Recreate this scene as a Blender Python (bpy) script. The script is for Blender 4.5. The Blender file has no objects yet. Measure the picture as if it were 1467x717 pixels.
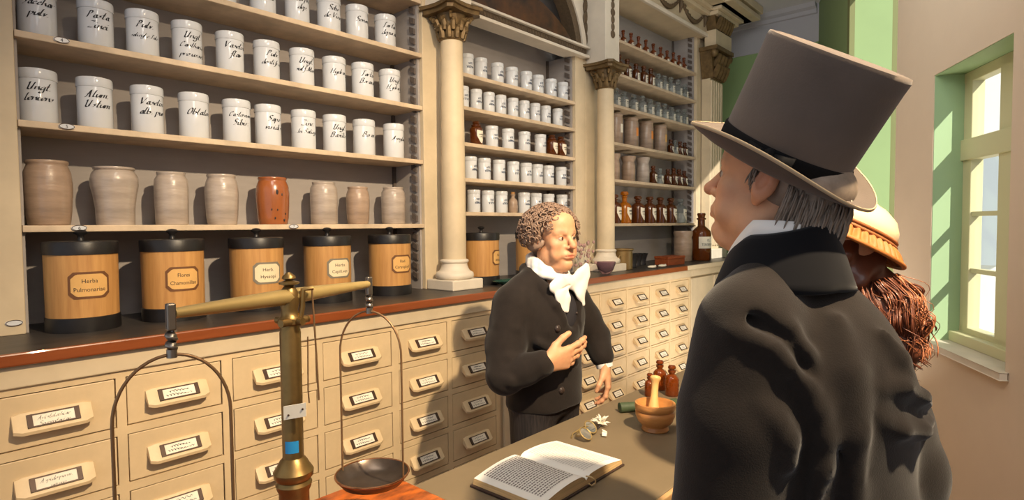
import bpy, math, random
import numpy as np
from mathutils import Vector, Matrix

rnd = random.Random(7)
SC = bpy.context.scene
COL = SC.collection
PI = math.pi


# ------------------------------------------------------------------ materials
def lin(c):
    return tuple(((x / 255.0) / 12.92 if x / 255.0 <= 0.04045 else ((x / 255.0 + 0.055) / 1.055) ** 2.4) for x in c)


def mat(name, rgb, rough=0.6, metal=0.0, var=0.0, vscale=6.0, rgb2=None, bump=0.0, bscale=60.0, stretch=(1, 1, 1),
        trans=0.0, ior=1.45, sheen=0.0, coat=0.0, spec=0.5, detail=4.0, emit=None, attr=None, sub=0.0, sharp=0.0, alpha=1.0):
    m = bpy.data.materials.new(name)
    m.use_nodes = True
    nt = m.node_tree
    b = nt.nodes['Principled BSDF']
    c = lin(rgb)
    b.inputs['Base Color'].default_value = (*c, 1)
    b.inputs['Roughness'].default_value = rough
    b.inputs['Metallic'].default_value = metal
    b.inputs['Transmission Weight'].default_value = trans
    b.inputs['IOR'].default_value = ior
    b.inputs['Sheen Weight'].default_value = sheen
    b.inputs['Sheen Roughness'].default_value = 0.5
    b.inputs['Coat Weight'].default_value = coat
    b.inputs['Specular IOR Level'].default_value = spec
    b.inputs['Alpha'].default_value = alpha
    if sub:
        b.inputs['Subsurface Weight'].default_value = sub
        b.inputs['Subsurface Radius'].default_value = (0.012, 0.004, 0.002)
    tc = nt.nodes.new('ShaderNodeTexCoord')
    mp = nt.nodes.new('ShaderNodeMapping')
    mp.inputs['Scale'].default_value = stretch
    nt.links.new(tc.outputs['Object'], mp.inputs['Vector'])
    src = None
    if attr:
        at = nt.nodes.new('ShaderNodeAttribute')
        at.attribute_name = attr
        src = at.outputs['Color']
    if var > 0:
        n = nt.nodes.new('ShaderNodeTexNoise')
        n.inputs['Scale'].default_value = vscale
        n.inputs['Detail'].default_value = detail
        n.inputs['Roughness'].default_value = 0.6
        nt.links.new(mp.outputs['Vector'], n.inputs['Vector'])
        r = nt.nodes.new('ShaderNodeValToRGB')
        lo, hi = 0.3 + sharp, 0.7 - sharp
        r.color_ramp.elements[0].position = lo
        r.color_ramp.elements[1].position = hi
        nt.links.new(n.outputs['Fac'], r.inputs['Fac'])
        if attr:
            r.color_ramp.elements[0].color = (1 - var, 1 - var, 1 - var, 1)
            r.color_ramp.elements[1].color = (1, 1, 1, 1)
            mx = nt.nodes.new('ShaderNodeMix')
            mx.data_type = 'RGBA'
            mx.blend_type = 'MULTIPLY'
            mx.inputs[0].default_value = 1.0
            nt.links.new(src, mx.inputs[6])
            nt.links.new(r.outputs['Color'], mx.inputs[7])
            src = mx.outputs[2]
        else:
            if rgb2 is None:
                r.color_ramp.elements[0].color = (*[x * (1 - var) for x in c], 1)
                r.color_ramp.elements[1].color = (*[min(1, x * (1 + var * 0.4)) for x in c], 1)
            else:
                c2 = lin(rgb2)
                r.color_ramp.elements[0].color = (*[c2[i] * var + c[i] * (1 - var) for i in range(3)], 1)
                r.color_ramp.elements[1].color = (*c, 1)
            src = r.outputs['Color']
    if src is not None:
        nt.links.new(src, b.inputs['Base Color'])
    if bump > 0:
        n2 = nt.nodes.new('ShaderNodeTexNoise')
        n2.inputs['Scale'].default_value = bscale
        n2.inputs['Detail'].default_value = 5
        nt.links.new(mp.outputs['Vector'], n2.inputs['Vector'])
        bp = nt.nodes.new('ShaderNodeBump')
        bp.inputs['Strength'].default_value = bump
        bp.inputs['Distance'].default_value = 0.004
        nt.links.new(n2.outputs['Fac'], bp.inputs['Height'])
        nt.links.new(bp.outputs['Normal'], b.inputs['Normal'])
    if emit:
        b.inputs['Emission Color'].default_value = (*lin(rgb), 1)
        b.inputs['Emission Strength'].default_value = emit
    return m


M = dict(
    cream=mat('cream_paint', (204, 186, 156), 0.55, var=0.14, vscale=5, bump=0.12, bscale=40),
    creamlow=mat('drawer_paint', (212, 187, 148), 0.5, var=0.12, vscale=7, bump=0.12, bscale=45),
    pull=mat('pull_paint', (214, 188, 148), 0.45, var=0.1, vscale=20),
    white=mat('white_paint', (214, 203, 186), 0.5, var=0.1, vscale=6, bump=0.1, bscale=50),
    shelf=mat('shelf_paint', (204, 182, 154), 0.55, var=0.25, vscale=9, bump=0.15, bscale=60),
    back=mat('grey_back_boards', (160, 153, 149), 0.7, var=0.12, vscale=3, stretch=(1, 1, 4), bump=0.1, bscale=30),
    gap=mat('dark_gap', (44, 32, 24), 0.9),
    slate=mat('counter_black', (44, 40, 38), 0.4, var=0.5, vscale=9, rgb2=(80, 74, 68), bump=0.15, bscale=30, stretch=(0.5, 3, 1)),
    edge=mat('red_wood_edge', (134, 70, 34), 0.35, var=0.45, vscale=8, rgb2=(105, 48, 20), stretch=(0.6, 6, 8), coat=0.2),
    porcelain=mat('white_porcelain', (206, 209, 214), 0.14, var=0.04, vscale=10, coat=0.4),
    ink=mat('black_ink', (30, 30, 36), 0.6),
    inkblue=mat('blue_black_ink', (66, 76, 98), 0.6),
    stone=mat('grey_stoneware', (172, 158, 146), 0.3, var=0.3, vscale=5, stretch=(1, 1, 5), bump=0.5, bscale=10, coat=0.4),
    stoneb=mat('buff_stoneware', (164, 140, 120), 0.35, var=0.3, vscale=5, stretch=(1, 1, 5), bump=0.45, bscale=10, coat=0.3),
    redclay=mat('red_brown_stoneware', (158, 92, 50), 0.25, var=0.35, vscale=11, rgb2=(96, 50, 26), bump=0.15, bscale=20, coat=0.5),
    drum=mat('blond_wood', (196, 148, 88), 0.5, var=0.6, vscale=7, rgb2=(150, 100, 52), stretch=(7, 7, 0.5), bump=0.1, bscale=40),
    band=mat('black_band', (24, 22, 23), 0.4, var=0.4, vscale=18, rgb2=(44, 40, 38), bump=0.2, bscale=30),
    paper=mat('aged_label_paper', (212, 166, 100), 0.7, var=0.1, vscale=14),
    paperw=mat('pale_label_paper', (226, 206, 170), 0.7, var=0.08, vscale=14),
    brownrim=mat('brown_label_border', (104, 66, 36), 0.6),
    greyrim=mat('grey_label_border', (120, 112, 96), 0.6),
    card=mat('white_card', (232, 222, 204), 0.7, var=0.1, vscale=30),
    holder=mat('dark_metal_frame', (66, 46, 34), 0.45, 0.3),
    gilt=mat('dull_gilding', (126, 102, 66), 0.5, 0.35, var=0.6, vscale=22, rgb2=(52, 42, 30), bump=0.6, bscale=60),
    bronze=mat('dark_gilt_band', (104, 86, 64), 0.6, 0.2, var=0.5, vscale=60, rgb2=(58, 48, 38), bump=0.6, bscale=120),
    brass=mat('old_brass', (150, 122, 74), 0.36, 0.8, var=0.5, vscale=16, rgb2=(70, 54, 32), bump=0.08, bscale=40),
    beam=mat('pale_brass', (178, 154, 100), 0.45, 0.45, var=0.35, vscale=14, rgb2=(140, 112, 60), bump=0.15, bscale=60),
    steel=mat('grey_steel', (140, 132, 122), 0.3, 0.9),
    wire=mat('dark_wire', (136, 104, 72), 0.4, 0.5),
    pan=mat('dark_pan', (104, 92, 82), 0.3, 0.8, var=0.6, vscale=24, rgb2=(66, 56, 50)),
    copper=mat('copper_rim', (176, 120, 80), 0.25, 0.9),
    basewood=mat('orange_wood', (190, 96, 28), 0.35, var=0.9, vscale=7, rgb2=(92, 40, 12), stretch=(2, 5, 5), detail=7, sharp=0.08, coat=0.3),
    tabletop=mat('grey_brown_table', (122, 107, 84), 0.45, var=0.12, vscale=4, bump=0.06, bscale=40),
    tablewood=mat('table_wood', (196, 156, 108), 0.5, var=0.3, vscale=6, stretch=(1, 6, 6)),
    olive=mat('olive_wood', (206, 148, 84), 0.35, var=0.6, vscale=9, rgb2=(150, 84, 40), stretch=(1, 1, 5), coat=0.2),
    page=mat('white_page', (240, 236, 226), 0.7, var=0.03, vscale=8),
    pagefold=mat('page_block', (214, 182, 130), 0.8, var=0.3, vscale=6, stretch=(1, 1, 60)),
    cover=mat('dark_book_cover', (62, 46, 40), 0.5),
    print_=mat('printed_text', (126, 116, 112), 0.8),
    greencloth=mat('green_case', (70, 84, 58), 0.55, var=0.25, vscale=30),
    amber=mat('amber_glass', (148, 70, 18), 0.06, trans=0.55, ior=1.3, coat=0.5),
    amberd=mat('dark_amber_glass', (104, 54, 20), 0.06, trans=0.4, ior=1.3, coat=0.5),
    orange=mat('orange_glass', (214, 128, 20), 0.06, trans=0.55, ior=1.3, coat=0.5),
    clear=mat('clear_glass', (214, 220, 218), 0.04, trans=0.85, ior=1.2),
    powder=mat('white_powder', (208, 204, 196), 0.9),
    sticker=mat('white_label', (226, 218, 200), 0.6),
    sticko=mat('orange_label', (222, 140, 70), 0.6),
    mbrass=mat('mortar_brass', (150, 124, 80), 0.35, 0.6, var=0.4, vscale=10, rgb2=(84, 66, 44)),
    rack=mat('rack_wood', (92, 82, 76), 0.7),
    iron=mat('cast_iron', (40, 38, 40), 0.5, 0.3),
    boxwood=mat('red_box_wood', (138, 68, 34), 0.5, var=0.3, vscale=10, stretch=(1, 6, 6)),
    blue=mat('blue_tape', (44, 140, 200), 0.4),
    paint_dark=mat('lunette_painting', (96, 60, 28), 0.3, var=0.95, vscale=5, rgb2=(22, 16, 10), detail=6, sharp=0.06, coat=0.3),
    greenwall=mat('green_wall', (134, 158, 108), 0.7, var=0.06, vscale=2),
    olive_wall=mat('olive_green_lining', (112, 116, 72), 0.7, var=0.05, vscale=2),
    bright=mat('light_green_reveal', (162, 190, 146), 0.6, var=0.04, vscale=2),
    greywall=mat('grey_lilac_wall', (168, 166, 172), 0.75, var=0.05, vscale=2),
    plaster=mat('pale_plaster', (222, 202, 178), 0.8, var=0.05, vscale=2, bump=0.06, bscale=30),
    ceil=mat('ceiling_paint', (206, 204, 210), 0.8),
    floor=mat('floor_boards', (124, 88, 56), 0.5, var=0.3, vscale=3, stretch=(1, 8, 1)),
    skirt=mat('green_skirting', (62, 74, 44), 0.5),
    frame=mat('window_frame_paint', (206, 202, 160), 0.45),
    outwall=mat('sunlit_facade', (240, 240, 240), 0.8),
    outdark=mat('facade_shutter', (180, 190, 200), 0.8),
    outfloor=mat('paving', (200, 196, 188), 0.9),
    skin=mat('waxy_skin', (226, 170, 130), 0.5, attr='Col', var=0.1, vscale=40, sub=0.12, bump=0.08, bscale=120),
    eyew=mat('eye_white', (188, 170, 152), 0.15),
    iris=mat('eye_iris', (62, 48, 36), 0.1),
    hairc=mat('grey_brown_hair', (150, 124, 106), 0.55, var=0.5, vscale=30, rgb2=(92, 70, 58)),
    hairg=mat('grey_hair', (146, 132, 118), 0.55, var=0.6, vscale=40, rgb2=(92, 80, 70)),
    hairw=mat('auburn_hair', (112, 62, 40), 0.4, var=0.5, vscale=24, rgb2=(64, 30, 18), coat=0.2),
    hairwl=mat('light_auburn_hair', (160, 98, 62), 0.4, var=0.3, vscale=24),
    coatb=mat('black_jacket_cloth', (37, 31, 28), 0.85, var=0.2, vscale=30, bump=0.15, bscale=260, sheen=0.12, spec=0.2),
    coath=mat('charcoal_coat_cloth', (31, 25, 21), 0.9, var=0.2, vscale=50, bump=0.2, bscale=420, sheen=0.15, spec=0.2),
    velvet=mat('black_velvet', (17, 17, 20), 0.9, sheen=0.1, spec=0.1),
    vest=mat('dark_waistcoat', (46, 44, 50), 0.7, var=0.5, vscale=60, stretch=(4, 1, 0.3)),
    trouser=mat('striped_trousers', (52, 46, 46), 0.8, var=0.7, vscale=36, rgb2=(24, 22, 24), stretch=(4, 4, 0.1), sharp=0.12),
    linen=mat('white_linen', (236, 232, 226), 0.7, bump=0.15, bscale=60),
    button=mat('dark_button', (58, 48, 44), 0.35),
    felt=mat('grey_felt', (92, 82, 75), 0.9, var=0.12, vscale=10, sheen=0.15, bump=0.1, bscale=300, spec=0.2),
    ribbon=mat('black_ribbon', (12, 12, 15), 0.8, spec=0.15),
    straw=mat('straw_plait', (172, 106, 48), 0.6, var=0.3, vscale=30),
    satin=mat('cream_satin', (232, 206, 166), 0.3, coat=0.2),
    dress=mat('dark_dress', (70, 44, 40), 0.8),
    shoe=mat('black_shoe', (24, 22, 22), 0.35),
)


def clear_pane():
    m = bpy.data.materials.new('window_glass')
    m.use_nodes = True
    nt = m.node_tree
    nt.nodes.remove(nt.nodes['Principled BSDF'])
    tr, gs, mx = nt.nodes.new('ShaderNodeBsdfTransparent'), nt.nodes.new('ShaderNodeBsdfGlossy'), nt.nodes.new('ShaderNodeMixShader')
    gs.inputs['Roughness'].default_value = 0.02
    mx.inputs[0].default_value = 0.06
    nt.links.new(tr.outputs[0], mx.inputs[1])
    nt.links.new(gs.outputs[0], mx.inputs[2])
    nt.links.new(mx.outputs[0], nt.nodes['Material Output'].inputs['Surface'])
    return m


M['glass'] = clear_pane()

# ------------------------------------------------------------------ mesh building
class MB:
    def __init__(s):
        s.v = []
        s.f = []

    def add(s, vs, fs):
        o = len(s.v)
        s.v.extend([tuple(p) for p in vs])
        s.f.extend([tuple(i + o for i in q) for q in fs])
        return s

    def box(s, x0, x1, y0, y1, z0, z1):
        vs = [(x, y, z) for x in (x0, x1) for y in (y0, y1) for z in (z0, z1)]
        return s.add(vs, [(0, 1, 3, 2), (4, 6, 7, 5), (0, 4, 5, 1), (2, 3, 7, 6), (0, 2, 6, 4), (1, 5, 7, 3)])

    def prism(s, pts, ax, a0, a1):
        """pts: 2-D outline; extruded along axis ax ('x': pts are (y,z); 'y': (x,z); 'z': (x,y))"""
        def P(p, a):
            return {'x': (a, p[0], p[1]), 'y': (p[0], a, p[1]), 'z': (p[0], p[1], a)}[ax]
        n = len(pts)
        vs = [P(p, a0) for p in pts] + [P(p, a1) for p in pts]
        fs = [tuple(range(n)), tuple(range(2 * n - 1, n - 1, -1))]
        fs += [(i, (i + 1) % n + 0, (i + 1) % n + n, i + n) for i in range(n)]
        return s.add(vs, fs)

    def lathe(s, prof, c=(0, 0, 0), n=28, sx=1.0, sy=1.0, cap=True):
        vs = []
        fs = []
        for r, z in prof:
            for k in range(n):
                a = 2 * PI * k / n
                vs.append((c[0] + r * sx * math.cos(a), c[1] + r * sy * math.sin(a), c[2] + z))
        for j in range(len(prof) - 1):
            for k in range(n):
                k2 = (k + 1) % n
                fs.append((j * n + k, j * n + k2, (j + 1) * n + k2, (j + 1) * n + k))
        if cap:
            fs.append(tuple(range(n - 1, -1, -1)))
            m = (len(prof) - 1) * n
            fs.append(tuple(range(m, m + n)))
        return s.add(vs, fs)

    def tube(s, pts, r, n=8, flat=1.0):
        pts = [Vector(p) for p in pts]
        k = len(pts)
        rr = r if isinstance(r, (list, tuple)) else [r] * k
        t0 = (pts[1] - pts[0]).normalized()
        up = Vector((0, 0, 1)) if abs(t0.z) < 0.9 else Vector((1, 0, 0))
        nrm = t0.cross(up).normalized()
        vs = []
        fs = []
        for i in range(k):
            t = (pts[min(i + 1, k - 1)] - pts[max(i - 1, 0)])
            t = t.normalized() if t.length > 1e-9 else t0
            nrm = (nrm - t * nrm.dot(t))
            nrm = nrm.normalized() if nrm.length > 1e-6 else t.orthogonal().normalized()
            b = t.cross(nrm)
            for j in range(n):
                a = 2 * PI * j / n
                vs.append(pts[i] + nrm * (rr[i] * math.cos(a)) + b * (rr[i] * flat * math.sin(a)))
        for i in range(k - 1):
            for j in range(n):
                j2 = (j + 1) % n
                fs.append((i * n + j, i * n + j2, (i + 1) * n + j2, (i + 1) * n + j))
        fs.append(tuple(range(n - 1, -1, -1)))
        fs.append(tuple(range((k - 1) * n, k * n)))
        return s.add(vs, fs)

    def ball(s, c, r, n=14, m=8):
        rx, ry, rz = r if isinstance(r, (list, tuple)) else (r, r, r)
        prof = []
        vs = []
        fs = []
        for j in range(m + 1):
            t = -PI / 2 + PI * j / m
            for k in range(n):
                a = 2 * PI * k / n
                vs.append((c[0] + rx * math.cos(t) * math.cos(a), c[1] + ry * math.cos(t) * math.sin(a), c[2] + rz * math.sin(t)))
        for j in range(m):
            for k in range(n):
                k2 = (k + 1) % n
                fs.append((j * n + k, j * n + k2, (j + 1) * n + k2, (j + 1) * n + k))
        return s.add(vs, fs)

    def grid(s, fn, nu, nv):
        vs = [fn(i / nu, j / nv) for j in range(nv + 1) for i in range(nu + 1)]
        fs = [(j * (nu + 1) + i, j * (nu + 1) + i + 1, (j + 1) * (nu + 1) + i + 1, (j + 1) * (nu + 1) + i) for j in range(nv) for i in range(nu)]
        return s.add(vs, fs)

    def xf(s, mtx):
        s.v = [tuple(mtx @ Vector(p)) for p in s.v]
        return s

    def mesh(s, name, m, smooth=None):
        me = bpy.data.meshes.new(name)
        me.from_pydata(s.v, [], s.f)
        if m is not None:
            me.materials.append(m)
        if smooth is not None:
            me.polygons.foreach_set('use_smooth', [True] * len(me.polygons))
            if smooth < 180:
                me.set_sharp_from_angle(angle=math.radians(smooth))
        me.validate()
        me.update()
        return me

    def build(s, name, m, parent=None, loc=(0, 0, 0), rotz=0.0, smooth=None, bevel=0.0, solid=0.0):
        return put(name, s.mesh(name, m, smooth), parent, loc, rotz, bevel, solid)


def put(name, me, parent=None, loc=(0, 0, 0), rotz=0.0, bevel=0.0, solid=0.0):
    o = bpy.data.objects.new(name, me)
    COL.objects.link(o)
    o.location = loc
    o.rotation_euler = (0, 0, rotz)
    if parent is not None:
        o.parent = parent
    if solid:
        sm = o.modifiers.new('solid', 'SOLIDIFY')
        sm.thickness = solid
        sm.offset = 0
    if bevel:
        b = o.modifiers.new('bevel', 'BEVEL')
        b.width = bevel
        b.segments = 2
        b.limit_method = 'ANGLE'
        b.angle_limit = math.radians(40)
    return o


def tag(o, label=None, cat=None, group=None, kind=None):
    if label:
        o['label'] = label
    if cat:
        o['category'] = cat
    if group:
        o['group'] = group
    if kind:
        o['kind'] = kind
    return o


def thing(name, label, cat, loc=(0, 0, 0), rotz=0.0, group=None):
    o = bpy.data.objects.new(name, None)
    COL.objects.link(o)
    o.location = loc
    o.rotation_euler = (0, 0, rotz)
    o.empty_display_size = 0.05
    return tag(o, label, cat, group)


def struct(o):
    o['kind'] = 'structure'
    return o


def dup(root, loc, label=None, group=None, rotz=None, scale=None):
    r = root.copy()
    COL.objects.link(r)
    r.location = loc
    if rotz is not None:
        r.rotation_euler = (0, 0, rotz)
    if scale is not None:
        r.scale = scale
    if label:
        r['label'] = label
    if group:
        r['group'] = group
    for ch in list(root.children):
        c = ch.copy()
        COL.objects.link(c)
        c.parent = r
        for g in list(ch.children):
            d = g.copy()
            COL.objects.link(d)
            d.parent = c
    return r


ORD = ['first', 'second', 'third', 'fourth', 'fifth', 'sixth', 'seventh', 'eighth', 'ninth', 'tenth', 'eleventh', 'twelfth']

# ------------------------------------------------------------------ pen-stroke lettering (baseline y=4, x-height 8, capitals d)
GL = {
    'a': (5, "382816152434463848 48455464"), 'b': (5, "0d0514344637281706"), 'c': (4, "37281705142435"), 'd': (5, "3828170514243546 4d455464"),
    'e': (4, "06263738280705142435"), 'f': (4, "4c3d2b2100 0838"), 'g': (5, "3828170514243547 484130100112"), 'h': (5, "1d04 062738374554"),
    'i': (3, "08051424 0b1b"), 'j': (3, "18110000 1b2b"), 'k': (5, "1d04 3806 064554"), 'l': (3, "1d051424"), 'm': (8, "0804 06283834 3658686574"),
    'n': (5, "0804 0627384554"), 'o': (4, "281705142435473828"), 'p': (5, "0800 062738463524"), 'q': (5, "3828170514243547 484050"), 'r': (4, "0804 06274837"),
    's': (4, "38281727362514 04"), 't': (4, "2d152434 0939"), 'u': (5, "0805142448 48455464"), 'v': (4, "0814 1438"), 'w': (7, "0815 1538 3845 4568"),
    'x': (4, "0834 3804"), 'y': (5, "0805142447 484130100112"), 'z': (4, "0838 3804 0434"), '.': (2, "0414"), ' ': (3, ""), ',': (2, "1403"),
    'A': (8, "04144d 4d5464 1848"), 'B': (7, "1d04 0c2d4d5b4929 29495744240414"), 'C': (7, "5b5d3d1a06142455"), 'D': (7, "1d04 0d3d5b573404"), 'E': (6, "5c3d1c1a29 2908062454"),
    'F': (6, "2d14 0c2d6d 1949"), 'G': (7, "5b4d2d0a0614345659"), 'H': (8, "1d04 6d54 1959"), 'I': (4, "2d14"), 'K': (7, "1d04 5d19 1954"), 'L': (6, "3d2d14 04244455"), 'M': (10, "0414 142d 2d44 447d 7d7484"),
    'N': (8, "0414 142d 2d54 547d"), 'O': (7, "3d1b06143456 565b3d"), 'P': (7, "2d14 0c2d5c4928"), 'R': (7, "2d14 0c2d5c4928 2854"), 'S': (6, "5c4d2d1b2948461424 14"), 'T': (6, "3d2414 0c2d6d"), 'U': (8, "0c1d1615244458 6d5565"),
    'V': (7, "0d24 246d"), 'Z': (7, "1d5d 5d04 0454"),
}


def smooth_line(p, k=4):
    if len(p) < 3:
        return p
    out = []
    q = [p[0]] + list(p) + [p[-1]]
    for i in range(1, len(q) - 2):
        a, b, c, d = q[i - 1], q[i], q[i + 1], q[i + 2]
        for t in range(k):
            u = t / k
            out.append(tuple(0.5 * ((2 * b[m]) + (-a[m] + c[m]) * u + (2 * a[m] - 5 * b[m] + 4 * c[m] - d[m]) * u * u + (-a[m] + 3 * b[m] - 3 * c[m] + d[m]) * u ** 3) for m in range(2)))
    out.append(p[-1])
    return out


def pen_text(lines, width, unit, gap=13, slant=0.42, nib=(2.0, 0.9)):
    """Calligraphic strokes as flat quads (x right, z up), centred; returns (verts2d, faces)."""
    V, Fc = [], []
    for li, text in enumerate(lines):
        strokes = []
        x = 0.0
        for ch in text:
            w, st = GL.get(ch, (4, ""))
            for s in st.split():
                pts = [(int(s[i], 16), int(s[i + 1], 16)) for i in range(0, len(s) - 1, 2)]
                strokes.append(smooth_line([(x + a + (b - 4) * slant, b - 4.0) for a, b in pts]))
            x += w + 0.5
        sc = min(unit, width / max(x, 1))
        ox = -x / 2
        oz = -li * gap * unit
        for s in strokes:
            for p, q in zip(s[:-1], s[1:]):
                o = len(V)
                nx, nz = nib
                for (a, b), e in ((p, 1), (p, -1), (q, -1), (q, 1)):
                    V.append(((a + ox + e * nx * 0.5) * sc, oz + (b + e * nz * 0.5) * sc))
                Fc.append((o, o + 1, o + 2, o + 3))
    return V, Fc


def scribble(n, width, h):
    """illegible small handwriting"""
    V, Fc = [], []
    pts = []
    k = n * 8
    for i in range(k + 1):
        t = i / k
        am = h * (0.6 + 0.5 * math.sin(7 * t * n + rnd.random()))
        pts.append((width * (t - 0.5) + h * 0.35 * math.sin(2 * PI * n * t), am * 0.5 * (1 + math.cos(2 * PI * n * t + 0.5))))
    for p, q in zip(pts[:-1], pts[1:]):
        o = len(V)
        for (a, b), e in ((p, 1), (p, -1), (q, -1), (q, 1)):
            V.append((a + e * h * 0.13, b + e * h * 0.07))
        Fc.append((o, o + 1, o + 2, o + 3))
    return V, Fc


def wrap(V, r, z, ang=-PI / 2, off=0.0006):
    """bend flat (x,z) outlines round a vertical cylinder, x=0 at angle ang"""
    return [((r + off) * math.cos(ang + x / r), (r + off) * math.sin(ang + x / r), z + zz) for x, zz in V]


def print_text(lines, size, gap, m_name):
    """upright printed letters from the built-in font, as flat (x,z) triangles"""
    V, Fc = [], []
    for i, t in enumerate(lines):
        cu = bpy.data.curves.new('tmp', 'FONT')
        cu.body = t
        cu.size = size
        cu.align_x = 'CENTER'
        cu.resolution_u = 2
        ob = bpy.data.objects.new('tmp', cu)
        COL.objects.link(ob)
        dg = bpy.context.evaluated_depsgraph_get()
        me = bpy.data.meshes.new_from_object(ob.evaluated_get(dg))
        o = len(V)
        V += [(v.co.x, v.co.y - i * gap) for v in me.vertices]
        Fc += [tuple(k + o for k in p.vertices) for p in me.polygons]
        bpy.data.objects.remove(ob)
        bpy.data.meshes.remove(me)
        bpy.data.curves.remove(cu)
    return V, Fc


def patch(r, w, ztop, zbot, nx=12, ang=-PI / 2, off=0.001):
    """label patch on a cylinder; ztop/zbot are functions of u in [-1,1]"""
    m = MB()
    def fn(i, j):
        u = 2 * i - 1
        a = ang + u * w / 2 / r
        z = zbot(u) + (ztop(u) - zbot(u)) * j
        return ((r + off) * math.cos(a), (r + off) * math.sin(a), z)
    m.grid(fn, nx, 4)
    return m
# ------------------------------------------------------------------ camera
EYE = 1.55
YAW, PITCH, ROLL = math.radians(41.588), math.radians(2.376), math.radians(-0.51)
_f = Vector((math.cos(YAW) * math.cos(PITCH), math.sin(YAW) * math.cos(PITCH), -math.sin(PITCH)))
_r0 = Vector((math.sin(YAW), -math.cos(YAW), 0))
_u0 = Vector((math.cos(YAW) * math.sin(PITCH), math.sin(YAW) * math.sin(PITCH), math.cos(PITCH)))
_r = _r0 * math.cos(ROLL) + _u0 * math.sin(ROLL)
_u = -_r0 * math.sin(ROLL) + _u0 * math.cos(ROLL)
cd = bpy.data.cameras.new('camera')
cd.sensor_width = 36
cd.sensor_fit = 'HORIZONTAL'
cd.lens = 837.8 / 1467 * 36
cd.clip_start = 0.05
cam = bpy.data.objects.new('camera', cd)
COL.objects.link(cam)
cam.matrix_world = Matrix(((_r.x, _u.x, -_f.x, 0), (_r.y, _u.y, -_f.y, 0), (_r.z, _u.z, -_f.z, EYE), (0, 0, 0, 1)))
SC.camera = cam

# ------------------------------------------------------------------ room shell
struct(MB().box(-3, 7.2, 3.0, 3.15, 0, 3.9).build('wall_back', M['greywall']))
w = struct(MB().box(6.95, 7.1, 1.7, 3.0, 0, 3.9).build('wall_far', M['greenwall']))
# upper band of the far wall, a separate coat of grey paint, and its cornice moulding
struct(MB().box(6.94, 6.96, 1.74, 3.0, 3.5, 3.9).build('trim_1', M['greywall']))
struct(MB().prism([(6.84, 3.9), (6.87, 3.86), (6.91, 3.84), (6.915, 3.80), (6.95, 3.79), (6.95, 3.9)], 'y', 1.76, 3.0).build('trim_2', M['greywall']))

WP = Vector((4.005, 0.407, 0))
WD = Vector((0.8872, 0.4614, 0))
WN = Vector((0.4614, -0.8872, 0))          # outward from the room


def wpt(s, off, z):
    p = WP + WD * s + WN * off
    return (p.x, p.y, z)


def wbox(mb, s0, s1, o0, o1, z0, z1):
    vs = [wpt(s, o, z) for s in (s0, s1) for o in (o0, o1) for z in (z0, z1)]
    return mb.add(vs, [(0, 1, 3, 2), (4, 6, 7, 5), (0, 4, 5, 1), (2, 3, 7, 6), (0, 2, 6, 4), (1, 5, 7, 3)])


S0, S1 = -0.725, 0.03                       # window opening
ZS, ZT = 0.885, 2.367
D1, D2 = 0.566, 1.567                       # tall doorway further along
wb = MB()
wbox(wb, -8.0, S0, 0, 0.21, 0, 3.9)
wbox(wb, S0, S1, 0, 0.21, 0, ZS - 0.03)
wbox(wb, S0, S1, 0, 0.21, ZT, 3.9)
wbox(wb, S1, D1, 0, 0.21, 0, 3.9)
wbox(wb, D1, D2, 0, 0.21, 3.55, 3.9)
struct(wb.build('wall_right', M['plaster']))
plan = [(-3.1, 3.15), wpt(-8, 0.2, 0)[:2], wpt(D2, 0.2, 0)[:2], (7.1, 1.66), (7.1, 3.15)]
struct(MB().prism(plan, 'z', -0.1, 0).build('floor', M['floor']))
struct(MB().prism(plan, 'z', 3.9, 4.05).build('ceiling', M['ceil']))
# dim green wall piece from the doorway to the far corner
q0 = Vector(wpt(D2, 0, 0))
q1 = Vector((6.97, 1.755, 0))
nn = Vector((q1.y - q0.y, -(q1.x - q0.x), 0)).normalized() * 0.3
struct(MB().prism([(q0.x, q0.y), (q1.x, q1.y), (q1.x + nn.x, q1.y + nn.y), (q0.x + nn.x, q0.y + nn.y)], 'z', 0, 3.9).build('wall_side', M['greenwall']))
# green lining of the doorway passage
dl = MB()
wbox(dl, D2 - 0.004, D2 + 0.05, 0.0, 0.7, 0, 3.55)
wbox(dl, D1 - 0.05, D1 + 0.004, 0.005, 0.21, 0, 3.55)
wbox(dl, D1, D2, 0.005, 0.21, 3.546, 3.6)
struct(dl.build('door_1', M['olive_wall']))
# green splayed lining of the window opening
lw = MB()
wbox(lw, S1 - 0.004, S1 + 0.01, 0.004, 0.21, ZS, ZT)
wbox(lw, S0 - 0.01, S0 + 0.004, 0.004, 0.21, ZS, ZT)
wbox(lw, S0, S1, 0.004, 0.21, ZT - 0.004, ZT + 0.01)
win = struct(lw.build('window_1', M['bright']))
OF = 0.145                                   # plane of the casement
fr = MB()
wbox(fr, S1 - 0.09, S1 - 0.004, OF, OF + 0.06, ZS + 0.06, ZT - 0.004)
wbox(fr, S0 + 0.004, S0 + 0.40, OF, OF + 0.06, ZS + 0.06, ZT - 0.004)
wbox(fr, S0, S1, OF, OF + 0.06, ZT - 0.06, ZT - 0.004)
wbox(fr, S0, S1, OF, OF + 0.06, ZS + 0.03, ZS + 0.085)
wbox(fr, S0, S1, OF - 0.012, OF + 0.06, 1.885, 2.0)
wbox(fr, S0, S1, OF - 0.05, OF + 0.02, ZS + 0.0, ZS + 0.055)
fr.build('window_frame', M['frame'], win, bevel=0.004)
bars = MB()
for z in (1.592, 1.285):
    wbox(bars, S0 + 0.1, S1 - 0.06, OF + 0.01, OF + 0.045, z - 0.012, z + 0.012)
bars.build('glazing_bar', M['frame'], win)
gl = MB()
wbox(gl, S0 + 0.1, S1 - 0.06, OF + 0.025, OF + 0.03, ZS + 0.06, ZT - 0.03)
gl.build('pane', M['glass'], win)
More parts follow.
